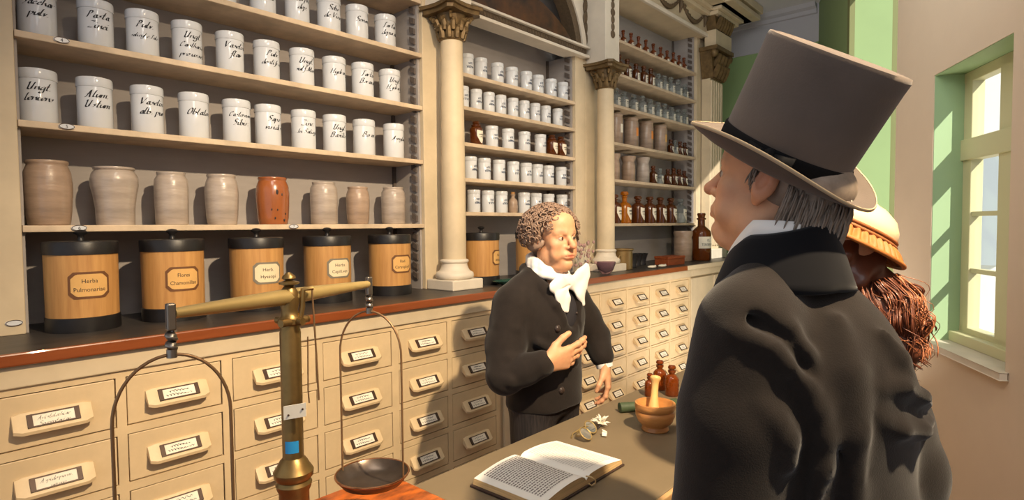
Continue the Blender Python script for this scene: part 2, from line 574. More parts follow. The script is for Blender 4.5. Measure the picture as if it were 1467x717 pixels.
sl = MB()
sl.prism([wpt(S1 - 0.004, OF, 0)[:2], wpt(S1 - 0.004, -0.01, 0)[:2], wpt(S1 + 0.01, -0.035, 0)[:2], wpt(S0 - 0.03, -0.035, 0)[:2], wpt(S0 - 0.03, -0.004, 0)[:2], wpt(S0 + 0.004, -0.004, 0)[:2], wpt(S0 + 0.004, OF, 0)[:2]], 'z', ZS - 0.035, ZS)
sl.build('window_sill', M['white'], win, bevel=0.004)
bb = MB()
wbox(bb, -8, D1, -0.015, 0.0, 0, 0.035)
struct(bb.build('baseboard_right', M['skirt']))
# outside: paving and a pale facade seen through the panes
struct(MB().box(3, 14, -9, 1.5, -0.4, -0.2).build('pavement', M['outfloor']))
fa = thing('building', 'pale sunlit house front seen through the window panes', 'building', (9.5, -1.5, -0.2))
fa_w = MB().box(0, 0.3, -5, 3.5, 0, 7).build('facade', M['outwall'], fa)
for k in range(3):
    for j in range(2):
        MB().box(-0.04, 0.0, -1.2 + k * 1.5, -0.5 + k * 1.5, 1.2 + j * 2.6, 2.6 + j * 2.6).build('shutter', M['outdark'], fa)

# ------------------------------------------------------------------ drawer cabinets
YF = 2.232


def pull_mesh(wd, dep, ht):
    """wooden lip with a sloping face and rounded ends; local origin on the drawer face"""
    m = MB()
    n = 10
    prof = []
    for i in range(n + 1):
        t = -1 + 2 * i / n
        e = (max(0.0, 1 - abs(t) ** 16)) ** 0.5 if abs(t) < 1 else 0
        prof.append((t, 0.80 + 0.20 * e))
    rows = []
    for t, e in prof:
        x = t * wd / 2
        rows.append([(x, 0, ht * 0.5 * e), (x, -0.006, ht * 0.5 * e), (x, -dep * e, -ht * 0.5 * e + 0.004), (x, -dep * e + 0.002, -ht * 0.5 * e - 0.006), (x, 0, -ht * 0.12)])
    vs = [p for r_ in rows for p in r_]
    fs = []
    k = 5
    for i in range(n):
        for j in range(k - 1):
            fs.append((i * k + j, i * k + j + 1, (i + 1) * k + j + 1, (i + 1) * k + j))
    fs.append(tuple(range(k)))
    fs.append(tuple(range(n * k + k - 1, n * k - 1, -1)))
    return m.add(vs, fs)


def on_slope(dep, ht, lift):
    """matrix mapping (x, z) flat plates onto the sloping pull face"""
    sl_ = Vector((0, -dep + 0.006, -ht + 0.004))
    L = sl_.length
    d = sl_ / L                                # downwards along the face
    nrm = Vector((0, d.z, -d.y))
    if nrm.y > 0:
        nrm = -nrm
    mid = Vector((0, -(dep + 0.006) / 2, 0.002)) + nrm * lift
    return Matrix(((1, 0, 0, mid.x), (0, -nrm.y, -d.y, mid.y), (0, -nrm.z, -d.z, mid.z), (0, 0, 0, 1)))


def holder_meshes(tag_, wd, ht, dep, pht, side=0.010, top=0.004):
    T = on_slope(dep, pht, 0.0)
    fm = MB()
    fm.box(-wd / 2, -wd / 2 + side, -0.006, 0.001, -ht / 2, ht / 2)
    fm.box(wd / 2 - side, wd / 2, -0.006, 0.001, -ht / 2, ht / 2)
    fm.box(-wd / 2, wd / 2, -0.005, 0.001, ht / 2 - top, ht / 2)
    fm.box(-wd / 2, wd / 2, -0.005, 0.001, -ht / 2, -ht / 2 + top)
    fm.xf(T)
    cm = MB().box(-wd / 2 + side, wd / 2 - side, -0.003, 0.001, -ht / 2 + top, ht / 2 - top).xf(T)
    return fm.mesh('label_frame_' + tag_, M['holder']), cm.mesh('card_' + tag_, M['card'])


def card_text(V, Fc, dep, pht, name='handwriting'):
    T = on_slope(dep, pht, 0.0)
    return MB().add([(x, -0.0038, z) for x, z in V], Fc).xf(T).mesh(name, M['ink'])


PW, PD, PH = 0.195, 0.042, 0.054
pull_l = pull_mesh(PW, PD, PH).mesh('pull', M['pull'], 40)
frame_l, card_l = holder_meshes('l', 0.128, 0.042, PD, PH, 0.013, 0.004)
QW, QD, QH = 0.17, 0.05, 0.06
pull_s = pull_mesh(QW, QD, QH).mesh('pull_small', M['pull'], 40)
frame_s, card_s = holder_meshes('s', 0.11, 0.048, QD, QH, 0.007, 0.006)


def two_lines(a, b, n):
    V1, F1 = scribble(a, n * 0.75, 0.007)
    V2, F2 = scribble(b, n, 0.007)
    V = [(x, z + 0.003) for x, z in V1] + [(x, z - 0.010) for x, z in V2]
    return V, F1 + [tuple(i + len(V1) for i in q) for q in F2]


writ_l = [card_text(*two_lines(4 + i, 6 + i, 0.085), PD, PH) for i in range(4)]
writ_s = [card_text(*two_lines(3 + i, 5, 0.07), QD, QH) for i in range(3)]
special = {}
for key, t in (('a', ['Aristolochiae', 'Serpentariae']), ('b', ['Aspidosperm.', 'Quercus'])):
    V, Fc = pen_text(t, 0.092, 0.0013, 14, nib=(1.1, 0.6))
    special[key] = card_text([(x, z + 0.001) for x, z in V], Fc, PD, PH)


def drawer_bank(root, cols, rows, z_top, x0, x1, pull, fr_me, card_me, writ, spec=None):
    """face frame of rails and stiles with inset drawer fronts"""
    fm = MB()
    fm.box(x0, x1, YF + 0.02, 2.86, 0.0, z_top)      # body behind the fronts
    body = fm.build('carcass', M['gap'], root)
    ff = MB()
    edges = [x0] + [v for c in cols for v in c] + [x1]
    ztop0 = rows[0][1]
    ff.box(x0, x1, YF, YF + 0.021, ztop0, z_top)
    for a, b in zip(edges[0::2], edges[1::2]):
        ff.box(a, b, YF, YF + 0.021, 0.0, ztop0)
    for c in cols:
        for (za, zb), (zc, zd) in zip(rows[:-1], rows[1:]):
            ff.box(c[0], c[1], YF, YF + 0.021, zd, za)
        ff.box(c[0], c[1], YF, YF + 0.021, 0, rows[-1][0])
    ff.build('face_frame', M['creamlow'], root)
    g = 0.0035
    k = 0
    for ci, c in enumerate(cols):
        for ri, (za, zb) in enumerate(rows):
            wx, hz = c[1] - c[0] - 2 * g, zb - za - 2 * g
            jig = rnd.uniform(-0.002, 0.002)
            d = MB().box(-wx / 2, wx / 2, 0, 0.02, -hz / 2, hz / 2).build('drawer', M['creamlow'], root, ((c[0] + c[1]) / 2, YF + 0.001 + jig, (za + zb) / 2), bevel=0.0025)
            sx = min(1.0, wx / 0.29)
            for nm, me in (('pull', pull), ('label_frame', fr_me), ('card', card_me)):
                p = put(nm, me, d)
                p.scale = (sx, 1, 1)
            wr = writ[(ci * 3 + ri) % len(writ)]
            if spec and (ci, ri) in spec:
                wr = special[spec[(ci, ri)]]
            p = put('handwriting', wr, d)
            p.scale = (sx, 1, 1)


lrows = [(0.896, 1.062), (0.704, 0.869), (0.511, 0.676), (0.318, 0.483), (0.12, 0.29)]
lcols = [(-0.16, 0.19), (0.218, 0.554), (0.582, 0.889), (0.927, 1.273), (1.302, 1.658), (1.698, 2.008), (2.038, 2.37)]
t = thing('drawer_cabinet', 'cream apothecary drawer cabinet with wide drawers under the left shelves', 'cabinet', (0, 0, 0))
drawer_bank(t, lcols, lrows, 1.152, -0.4, 2.40, pull_l, frame_l, card_l, writ_l, {(1, 0): 'a', (1, 1): 'b'})
fr2 = MB()
fr2.box(-0.4, 2.40, YF - 0.012, YF + 0.001, 1.085, 1.152)
fr2.build('frieze_rail', M['cream'], t, bevel=0.004)
rrows = [(1.07 - 0.166 * i - 0.152, 1.07 - 0.166 * i) for i in range(6)]
rcols = [(3.104, 3.43), (3.45, 3.787), (3.807, 4.141), (4.161, 4.482), (4.502, 4.846)]
t = thing('drawer_cabinet', 'cream apothecary drawer cabinet with small drawers, behind the wooden mortar', 'cabinet', (0, 0, 0))
drawer_bank(t, rcols, rrows, 1.152, 3.05, 4.88, pull_s, frame_s, card_s, writ_s)
MB().box(3.05, 4.88, YF - 0.012, YF + 0.001, 1.09, 1.152).build('frieze_rail', M['cream'], t, bevel=0.004)
t = thing('cupboard', 'plain cream cupboard front between the two drawer cabinets, behind the clerk', 'cabinet', (0, 0, 0))
MB().box(2.402, 3.048, YF + 0.02, 2.86, 0, 1.152).build('carcass', M['cream'], t)
MB().box(2.44, 3.01, YF + 0.004, YF + 0.02, 0.1, 1.06).build('door', M['cream'], t, bevel=0.004)
MB().box(2.402, 3.048, YF - 0.012, YF + 0.02, 1.085, 1.152).build('frieze_rail', M['cream'], t, bevel=0.004)
t = thing('cupboard', 'plain pale cupboard panel at the far right end of the counter', 'cabinet', (0, 0, 0))
MB().box(4.882, 6.3, YF + 0.02, 2.86, 0, 1.152).build('carcass', M['cream'], t)
MB().box(4.9, 5.37, YF, YF + 0.02, 0.1, 1.07).build('door', M['cream'], t, bevel=0.004)
MB().box(5.40, 6.25, YF, YF + 0.02, 0.1, 1.07).build('door', M['cream'], t, bevel=0.004)
MB().box(4.882, 6.3, YF - 0.012, YF + 0.02, 1.09, 1.152).build('frieze_rail', M['cream'], t, bevel=0.004)

t = thing('counter_top', 'black counter top with a red-brown wooden front edge above the drawers', 'counter', (0, 0, 0))
MB().box(-0.5, 6.35, 2.215, 2.88, 1.156, 1.19).build('slab', M['slate'], t)
MB().box(-0.5, 4.75, 2.197, 2.215, 1.153, 1.192).build('edge_strip', M['edge'], t, bevel=0.005)
o = MB().box(4.75, 6.35, 2.197, 2.215, 1.153, 1.192).build('edge_strip', M['cream'], t, bevel=0.005)
o['label'] = 'cream painted stretch of the edge'

# ------------------------------------------------------------------ shelving
YS = 2.60
YB = 2.86
CT = 1.19


def teeth(mb, x, z0, z1, sgn):
    n = int((z1 - z0) / 0.055)
    for i in range(n):
        z = z0 + (i + 0.1) * (z1 - z0) / n
        mb.prism([(YS + 0.045, z), (YS + 0.085, z + 0.018), (YS + 0.085, z + 0.05), (YS + 0.045, z + 0.032)], 'x', x, x + sgn * 0.012)


def shelf_unit(label, x0, x1, zs, ztop, stiles, backx):
    t = thing('shelf_unit', label, 'shelves', (0, 0, 0))
    MB().box(backx[0], backx[1], YB, YB + 0.02, CT, ztop).build('back_panel', M['back'], t)
    for a, b in stiles:
        MB().box(a, b, YS, YS + 0.03, CT, ztop).build('stile', M['cream'], t, bevel=0.003)
    for xx in (x0, x1):
        MB().box(xx - 0.012, xx + 0.012, YS + 0.03, YB, CT, ztop).build('side_panel', M['back'], t)
    tm = MB()
    tm.box(x1 - 0.03, x1 - 0.012, YB - 0.016, YB, CT, ztop)
    teeth(tm, x1 - 0.013, CT + 0.05, ztop, -1)
    tm.build('shelf_rack', M['rack'], t)
    tm = MB()
    tm.box(x0 + 0.012, x0 + 0.03, YB - 0.016, YB, CT, ztop)
    tm.build('shelf_rack', M['rack'], t)
    for z in zs:
        MB().box(x0 + 0.002, x1 - 0.002, YS + 0.002, YB, z - 0.024, z).build('shelf', M['shelf'], t, bevel=0.003)
    return t


ZL = [2.83, 2.53, 2.235, 1.93, 1.566]
ZC = [2.487, 2.285, 2.065, 1.847, 1.638]
ZR = [3.10, 2.82, 2.553, 2.24, 1.932, 1.562]
ul = shelf_unit('wide cream shelf unit on the left holding large white jars and stoneware crocks', 0.388, 2.18, ZL, 3.7, [(0.2, 0.388), (2.18, 2.30)], (0.2, 2.30))
uc = shelf_unit('narrow arched shelf unit between the two round columns', 2.44, 3.67, ZC, 2.83, [(2.302, 2.44), (3.67, 3.80)], (2.302, 3.9))
ur = shelf_unit('tall shelf unit right of the second column holding brown and clear bottles', 4.18, 5.81, ZR, 3.47, [(3.802, 4.18), (5.81, 6.02)], (3.902, 6.3))


def plate(parent, x, y, z, digit):
    m = MB()
    m.prism([(0.024 * math.cos(a) + x, 0.011 * math.sin(a) * (1 + 0.25 * math.cos(2 * a)) + z) for a in [2 * PI * i / 20 for i in range(20)]], 'y', y - 0.004, y)
    p = m.build('number_plate', M['porcelain'], parent)
    r = MB()
    r.tube([(0.022 * math.cos(a) + x, y - 0.004, 0.0095 * math.sin(a) + z) for a in [2 * PI * i / 20 for i in range(21)]], 0.0013, 5)
    r.build('plate_rim', M['holder'], p)
    if digit:
        V, Fc = print_text([digit], 0.017, 0.02, 'digit')
        MB().add([(a + x, y - 0.0046, b + z - 0.006) for a, b in V], Fc).build('digit', M['ink'], p)


plate(ul, 0.52, YS, 2.226, '4')
plate(ul, 0.525, YS, 1.921, '5')
plate(ul, 0.55, YS, 1.556, '6')
plate(ul, 1.38, YS, 1.556, '7')
plate(ul, 0.356, YS, 1.232, '')

# niche back and arch above the middle shelves
t = thing('arched_niche', 'white round-arched niche with gilded archivolt above the middle shelves', 'arch', (0, 0, 0))
MB().box(2.302, 3.9, YB, YB + 0.02, 2.83, 3.7).build('niche_back', M['back'], t)
cx, cz, R1 = 3.045, 2.80, 0.636


def arc_pts(r, n=28):
    a0 = math.asin(0.115 / r)
    return [(cx + r * math.cos(a0 + (PI - 2 * a0) * i / n), cz + r * math.sin(a0 + (PI - 2 * a0) * i / n)) for i in range(n + 1)]


def ring(mb, r0, r1, y0, y1, n=28):
    a, b = arc_pts(r0, n), arc_pts(r1, n)
    for i in range(n):
        mb.prism([a[i], a[i + 1], b[i + 1], b[i]], 'y', y0, y1)
    return mb


sp = MB()
pts = arc_pts(0.75, 28)
for i in range(28):
    p, q = pts[i], pts[i + 1]
    sp.prism([p, q, (q[0], 3.7), (p[0], 3.7)], 'y', YS, YS + 0.03)
sp.box(2.302, cx - 0.735, YS, YS + 0.03, 2.915, 3.7)
sp.box(cx + 0.735, 3.9, YS, YS + 0.03, 2.915, 3.7)
sp.build('spandrel', M['white'], t)
ring(MB(), R1 + 0.065, 0.752, YS - 0.025, YS + 0.03).build('outer_moulding', M['white'], t)
ring(MB(), R1, R1 + 0.067, YS - 0.012, YS + 0.09).build('archivolt', M['bronze'], t)
lf = MB()
for k in range(9):
    z = 2.965 + k * 0.085
    for sx_ in (-1, 1):
        lf.ball((3.80 + sx_ * 0.014, YS - 0.006, z + (0.02 if sx_ > 0 else 0)), (0.02, 0.010, 0.045), 8, 6)
lf.build('leaf_ornament', M['bronze'], t)
li = MB()
li.box(2.44, 3.80, YS - 0.045, YS + 0.09, 2.826, 2.848)
li.box(2.44, 3.80, YS - 0.05, YS + 0.09, 2.895, 2.912)
ln = thing('lintel', 'white lintel with a dark guilloche band under the painted lunette', 'lintel', (0, 0, 0))
li.build('moulding', M['white'], ln, bevel=0.004)
gm = MB().box(2.44, 3.78, YS - 0.026, YS + 0.09, 2.848, 2.895)
for k in range(44):
    x = 2.46 + k * 0.03
    gm.tube([(x + 0.014 * math.cos(a), YS - 0.028, 2.8715 + 0.017 * math.sin(a)) for a in [2 * PI * i / 8 for i in range(9)]], 0.003, 4)
gm.build('guilloche_band', M['bronze'], ln)
# segmental painted board standing on the lintel
pb = MB()
hw, rise = 0.625, 0.235
Rr = (hw * hw + rise * rise) / (2 * rise)
arcp = []
for i in range(25):
    x = -hw + 2 * hw * i / 24
    arcp.append((cx - 0.02 + x, 2.9 + math.sqrt(Rr * Rr - x * x) - (Rr - rise)))
pb.prism(arcp, 'y', YS + 0.0, YS + 0.012)
o = pb.build('lunette_painting', M['paint_dark'], None, loc=(0, 0, 0.013))
tag(o, 'dark brown painted board with a curved top standing in the arch', 'painting')

# ------------------------------------------------------------------ columns
def capital(mb_leaf, c, z0, r, h):
    """bell with two rows of curled leaves and corner volutes"""
    m = mb_leaf
    m.lathe([(r * 0.98, z0), (r * 1.08, z0 + 0.008), (r * 0.98, z0 + 0.016), (r, z0 + h * 0.5), (r * 1.25, z0 + h * 0.9), (r * 1.3, z0 + h)], c, 24)
    for row, (zz, hh, n) in enumerate(((z0 + 0.01, h * 0.55, 10), (z0 + h * 0.35, h * 0.5, 10))):
        for k in range(n):
            a = 2 * PI * (k + 0.5 * row) / n
            ca, sa = math.cos(a), math.sin(a)
            pts = []
            for i in range(6):
                u = i / 5
                rr = r * (1.05 + 0.12 * row) + 0.030 * u * u
                z = zz + hh * u - (0.02 if i == 5 else 0)
                pts.append((c[0] + rr * ca, c[1] + rr * sa, c[2] + z))
            m.tube(pts, [0.014, 0.017, 0.017, 0.015, 0.012, 0.008], 6)
    for k in range(4):
        a = PI / 4 + k * PI / 2
        ca, sa = math.cos(a), math.sin(a)
        ctr = (c[0] + r * 1.5 * ca, c[1] + r * 1.5 * sa, c[2] + z0 + h * 0.86)
        pts = [(ctr[0] + 0.026 * (1 - i / 14) * math.cos(i * 0.9) * ca, ctr[1] + 0.026 * (1 - i / 14) * math.cos(i * 0.9) * sa, ctr[2] + 0.026 * (1 - i / 14) * math.sin(i * 0.9)) for i in range(12)]
        m.tube(pts, 0.009, 6)
    return m


def abacus(x, y, z0, z1, w_):
    pts = []
    for k in range(4):
        a = k * PI / 2
        for dx, dy in ((-0.8, -1.0), (-0.4, -0.9), (0, -0.86), (0.4, -0.9), (0.8, -1.0)):
            px, py = dx * w_, dy * w_
            pts.append((x + px * math.cos(a) - py * math.sin(a), y + px * math.sin(a) + py * math.cos(a)))
    return pts


def column(x, y, label, box):
    t = thing('column', label, 'column', (x, y, CT))
    MB().box(-0.118, 0.118, -0.115, 0.108, 0, 0.058).build('plinth', M['white'], t, bevel=0.006)
    MB().lathe([(0.098, 0.058), (0.108, 0.064), (0.112, 0.078), (0.108, 0.094), (0.098, 0.10), (0.09, 0.104), (0.082, 0.115), (0.075, 0.135), (0.074, 0.148), (0.080, 0.152), (0.083, 0.16), (0.080, 0.168), (0.069, 0.172)], n=36).build('base', M['white'], t, smooth=50)
    MB().lathe([(0.068, 0.172), (0.069, 0.6), (0.066, 1.0), (0.062, 1.405)], n=36).build('shaft', M['cream'], t, smooth=60)
    o_ = capital(MB(), (0, 0, 0), 1.405, 0.064, 0.145).build('capital', M['gilt'], t, smooth=50)
    o_['label'] = 'dull gilded leafy capital'
    ab = MB()
    ab.prism(abacus(0, 0, 0, 0, 0.125), 'z', 1.55, 1.575)
    ab.prism(abacus(0, 0, 0, 0, 0.14), 'z', 1.575, 1.595)
    ab.build('abacus', M['gilt'], t, bevel=0.003)
    return t


column(2.302, 2.488, 'cream round column with gilded capital left of the narrow middle shelves', None)
column(3.912, 2.488, 'cream round column with gilded capital right of the narrow middle shelves', None)
for x, lab in ((2.302, 'white pilaster block standing on the left column capital'), (3.912, 'white pilaster block with gilded drop standing on the right column capital')):
    t = thing('pilaster_block', lab, 'block', (x, 2.5, CT + 1.597))
    MB().box(-0.10, 0.10, -0.075, 0.098, 0, 1.0).build('shaft_block', M['white'], t, bevel=0.003)
    dm = MB()
    for k in range(10):
        z = 0.22 + k * 0.055
        dm.ball((0.0, -0.078, z), (0.022 if k % 3 else 0.03, 0.012, 0.03), 8, 6)
    dm.tube([(0, -0.077, 0.2), (0, -0.077, 0.78)], 0.006, 6)
    dm.build('drop_ornament', M['bronze'], t)

# fluted pilaster and entablature at the right end
t = thing('fluted_pilaster', 'cream fluted pilaster with gilded capital at the right end of the shelves', 'pilaster', (6.06, 2.53, CT))
pm = MB()
pm.box(-0.15, 0.15, -0.03, 0.06, 0.1, 1.86)
for k in range(5):
    x = -0.12 + k * 0.06
    pm.prism([(x - 0.021, -0.03), (x - 0.017, -0.046), (x + 0.017, -0.046), (x + 0.021, -0.03)], 'z', 0.14, 1.84)
pm.build('shaft', M['cream'], t)
MB().box(-0.19, 0.19, -0.08, 0.06, 0, 0.1).build('base', M['white'], t, bevel=0.006)
cm_ = MB()
cm_.prism([(-0.15, 1.86), (0.15, 1.86), (0.2, 2.13), (-0.2, 2.13)], 'y', -0.06, 0.06)
for row in range(2):
    for k in range(4):
        x = -0.12 + 0.08 * k + 0.02 * row
        cm_.tube([(x, -0.06, 1.87 + row * 0.11), (x, -0.085, 1.93 + row * 0.11), (x, -0.11, 1.99 + row * 0.11), (x, -0.125, 1.98 + row * 0.11)], [0.026, 0.032, 0.026, 0.012], 6)
for x in (-0.19, 0.19):
    cm_.ball((x, -0.09, 2.10), (0.045, 0.04, 0.045), 10, 8)
cm_.box(-0.22, 0.22, -0.13, 0.06, 2.13, 2.17)
o = cm_.build('capital', M['gilt'], t, smooth=40)
o['label'] = 'dull gilded leafy capital'

t = thing('entablature', 'cream entablature with swag garland and deep cornice over the right shelves', 'cornice', (0, 0, 0))
MB().box(4.012, 6.30, 2.53, 2.86, 3.47, 3.70).build('frieze', M['cream'], t)
MB().box(4.012, 5.86, 2.50, 2.53, 3.455, 3.49).build('architrave', M['white'], t, bevel=0.004)
MB().box(5.86, 6.27, 2.42, 2.54, 3.365, 3.52).build('pilaster_block', M['cream'], t, bevel=0.004)
cp = MB()
cp.prism([(5.90, 3.52), (6.22, 3.52), (6.27, 3.66), (5.85, 3.66)], 'y', 2.43, 2.54)
for k in range(6):
    x = 5.91 + 0.06 * k
    cp.tube([(x, 2.43, 3.53), (x, 2.41, 3.58), (x, 2.385, 3.64), (x, 2.37, 3.63)], [0.022, 0.028, 0.022, 0.01], 6)
cp.build('upper_capital', M['gilt'], t, smooth=40)
co = MB()
for z0, z1, ov in ((3.66, 3.70, 0.03), (3.70, 3.735, 0.07), (3.735, 3.78, 0.20), (3.78, 3.82, 0.24), (3.82, 3.895, 0.28)):
    co.box(4.012, 6.36 + ov, 2.50 - ov, 2.84, z0, z1)
    if z1 < 3.8:
        co.box(5.84 - ov * 0.3, 6.36 + ov, 2.42 - ov, 2.84, z0, z1)
co.build('cornice', M['cream'], t, bevel=0.006)
gr = MB()
for k in range(3):
    xa = 4.2 + k * 0.55
    pts = [(xa + 0.5 * i / 10, 2.522, 3.66 - 0.12 * math.sin(PI * i / 10)) for i in range(11)]
    gr.tube(pts, [0.008, 0.012, 0.016, 0.02, 0.022, 0.024, 0.022, 0.02, 0.016, 0.012, 0.008], 7)
    for i in range(0, 11):
        gr.ball((pts[i][0], pts[i][1] - 0.01, pts[i][2] + 0.008), (0.02, 0.012, 0.016), 7, 5)
    gr.tube([(xa + 0.52, 2.522, 3.68), (xa + 0.525, 2.515, 3.62), (xa + 0.51, 2.522, 3.55)], [0.02, 0.024, 0.006], 7)
gr.build('swag_garland', M['bronze'], t, smooth=60)
# ------------------------------------------------------------------ white porcelain jars
def jar_meshes(r, h, tag_):
    b = MB().lathe([(r * 0.93, 0), (r * 0.965, 0.003), (r * 0.965, h * 0.80), (r * 0.93, h * 0.815)], n=32).mesh('jar_body_' + tag_, M['porcelain'], 40)
    l = MB().lathe([(r * 0.985, h * 0.805), (r, h * 0.815), (r, h * 0.955), (r * 0.965, h * 0.985), (r * 0.85, h), (0.002, h * 1.004)], n=32).mesh('jar_lid_' + tag_, M['porcelain'], 40)
    return b, l


def jar(label, group, x, y, z, r, h, meshes, lines=None, unit=0.0028, rot=0.0, mt='ink'):
    t = thing('porcelain_jar', label, 'jar', (x, y, z), rot, group)
    put('body', meshes[0], t)
    put('lid', meshes[1], t)
    if lines:
        V, Fc = pen_text(lines, r * 1.75, unit, 13.5)
        me = MB().add(wrap(V, r * 0.965, h * (0.60 if len(lines) > 1 else 0.52)), Fc).mesh('lettering', M[mt])
        put('lettering', me, t)
    return t


J_A = jar_meshes(0.0595, 0.186, 'upper')
J_B = jar_meshes(0.0595, 0.196, 'middle')
rows = [
    (2.53, 0.186, J_A, [(1.123, ['Bals.', 'Peruv']), (1.31, ['Flor.', 'Cinae']), (1.482, ['Morph.', 'dep.']), (1.649, ['Sebo', 'de Vino']), (1.818, ['Sevum']), (2.004, ['Tartar', 'depurat'])], 'upper left shelf', 'white lettered jars on the uppermost left shelf'),
    (2.235, 0.187, J_A, [(0.471, ['Sacchar', 'pulv.']), (0.65, ['Pasta', 'Zinci']), (0.805, ['Pulv.', 'salicyl.c.Talc']), (0.973, ['Ungt.', 'Cantharid', 'pro us.vet']), (1.153, ['Vaselin', 'flav']), (1.322, ['Pulv.', 'dentifr.n.']), (1.496, ['Ungt.', 'sulf.Men']), (1.678, ['Hydrarg']), (1.843, ['Tartar', 'Boraxat']), (2.023, ['Ungt.', 'Hydrarg'])], 'second left shelf', 'white lettered jars on the second left shelf'),
    (1.93, 0.196, J_B, [(0.463, ['Ungt.', 'leniens']), (0.635, ['Alum.', 'Ustum']), (0.814, ['Vaselin', 'alb. pur']), (0.99, ['Oblaten']), (1.171, ['Castoreum', 'Sibir.']), (1.32, ['Sapo', 'viridis']), (1.498, ['Zinc.', 'In Salicyl']), (1.67, ['Ungt.', 'Basilic.']), (1.852, ['Borax']), (2.044, ['Amylum'])], 'third left shelf', 'white lettered jars on the third left shelf'),
]
for z, h, ms, items, where, grp in rows:
    for x, ln_ in items:
        jar("white porcelain jar lettered '%s' on the %s" % (' '.join(ln_), where), grp, x, 2.70 + rnd.uniform(-0.006, 0.006), z, 0.0595, h, ms, ln_, rot=rnd.uniform(-0.12, 0.12))

# small jars of the middle bay
SCR = ['elu', 'ulel', 'mule', 'nelu', 'uneli', 'lume', 'evul', 'nulel', 'menu', 'luneu']
J_S = jar_meshes(0.043, 0.146, 'small')
crow = [
    (2.487, [2.617, 2.741, 2.899, 3.045, 3.197, 3.329, 3.483, 3.648 - 0.02], 'top'),
    (2.285, [2.577, 2.696, 2.814, 2.928, 3.052, 3.172, 3.293, 3.416, 3.561], 'second'),
    (2.065, [2.839, 3.0, 3.172, 3.352], 'third'),
    (1.847, [2.636, 2.764, 2.906, 3.051, 3.187, 3.313, 3.445, 3.6], 'fourth'),
    (1.638, [2.664, 2.795, 2.927, 3.163, 3.298, 3.446, 3.61], 'fifth'),
]
for z, xs, nm in crow:
    for i, x in enumerate(xs):
        s = 0.040 if nm == 'second' else 0.044
        sc = s / 0.043
        t = jar('small white lidded jar, %s from the left on the %s shelf between the columns' % (ORD[i], nm), 'small white jars between the columns', x, 2.69, z, 0.043, 0.146, J_S)
        t.scale = (sc, sc, 0.97 if nm == 'second' else 1.0)
        t.rotation_euler = (0, 0, rnd.uniform(-0.2, 0.25))
        V1, F1 = scribble(3, 0.030, 0.012)
        V2, F2 = scribble(rnd.choice((4, 5, 6)), 0.052, 0.013)
        V = [(a, b + 0.016) for a, b in V1] + [(a, b - 0.006) for a, b in V2]
        put('lettering', MB().add(wrap(V, 0.0415, 0.062), F1 + [tuple(k + len(V1) for k in q) for q in F2]).mesh('lettering', M['inkblue']), t)

# ------------------------------------------------------------------ stoneware crocks of the left unit
def crock(label, x, r, h, prof, m, rot=0.0):
    pr = [(a * r, b * h) for a, b in prof]
    top = pr[-1]
    t = thing('stoneware_crock', label, 'crock', (x, 2.70, 1.566), rot, 'stoneware crocks on the lowest left shelf')
    rim = [p for p in pr]
    inner = [(top[0] - 0.009, top[1]), (top[0] - 0.011, top[1] - 0.02), (top[0] - 0.002, top[1] - 0.06), (top[0] - 0.004, h * 0.4)]
    MB().lathe(rim + inner, n=40).build('body', m, t, smooth=70)
    return t


P1 = [(0.80, 0), (0.86, 0.02), (0.93, 0.2), (0.99, 0.45), (1.0, 0.65), (0.95, 0.82), (0.86, 0.90), (0.82, 0.93), (0.86, 0.95), (0.88, 0.975), (0.86, 1.0)]
P2 = [(0.78, 0), (0.80, 0.03), (0.82, 0.3), (0.90, 0.52), (0.99, 0.68), (1.0, 0.78), (0.94, 0.88), (0.84, 0.93), (0.80, 0.945), (0.86, 0.96), (0.88, 0.98), (0.86, 1.0)]
P3 = [(0.92, 0), (0.96, 0.02), (0.97, 0.3), (1.0, 0.7), (0.96, 0.86), (0.84, 0.92), (0.80, 0.94), (0.83, 0.96), (0.84, 0.985), (0.82, 1.0)]
P4 = [(0.82, 0), (0.86, 0.02), (0.93, 0.15), (0.98, 0.45), (1.0, 0.66), (0.96, 0.8), (0.86, 0.9), (0.81, 0.93), (0.85, 0.955), (0.86, 0.98), (0.84, 1.0)]
for lab, x, r, h, p, m in [
    ('large squat grey-brown stoneware crock, leftmost on the lowest left shelf', 0.482, 0.074, 0.236, P1, 'stoneb'),
    ('shouldered beige stoneware crock with throwing rings, beside the leftmost crock', 0.691, 0.081, 0.226, P2, 'stone'),
    ('narrow grey cylindrical stoneware crock between two broader ringed crocks', 0.894, 0.064, 0.220, P3, 'stone'),
    ('ringed pale grey stoneware crock just left of the red-brown crock', 1.098, 0.069, 0.222, P4, 'stone'),
    ('red-brown glazed stoneware crock with dark chips', 1.332, 0.075, 0.222, P4, 'redclay'),
    ('pale grey stoneware crock just right of the red-brown crock', 1.601, 0.068, 0.213, P3, 'stone'),
    ('short beige stoneware crock with rounded shoulder, second from the right end', 1.802, 0.062, 0.198, P4, 'stoneb'),
    ('grey stoneware crock at the right end of the lowest left shelf', 2.035, 0.068, 0.206, P3, 'stone'),
]:
    t = crock(lab, x, r, h, p, M[m])
    if m == 'redclay':
        ch = MB()
        for a, z, s in ((-1.75, 0.15, 0.013), (-1.45, 0.14, 0.008), (-2.1, 0.07, 0.005), (-1.75, 0.068, 0.005), (-1.2, 0.05, 0.005), (-1.9, 0.03, 0.006), (-1.3, 0.02, 0.007)):
            ch.ball((0.0745 * math.cos(a) * 0.985, 0.0745 * math.sin(a) * 0.985, z), (s * 0.5, 0.003, s), 8, 6)
        ch.build('glaze_chip', M['iron'], t)

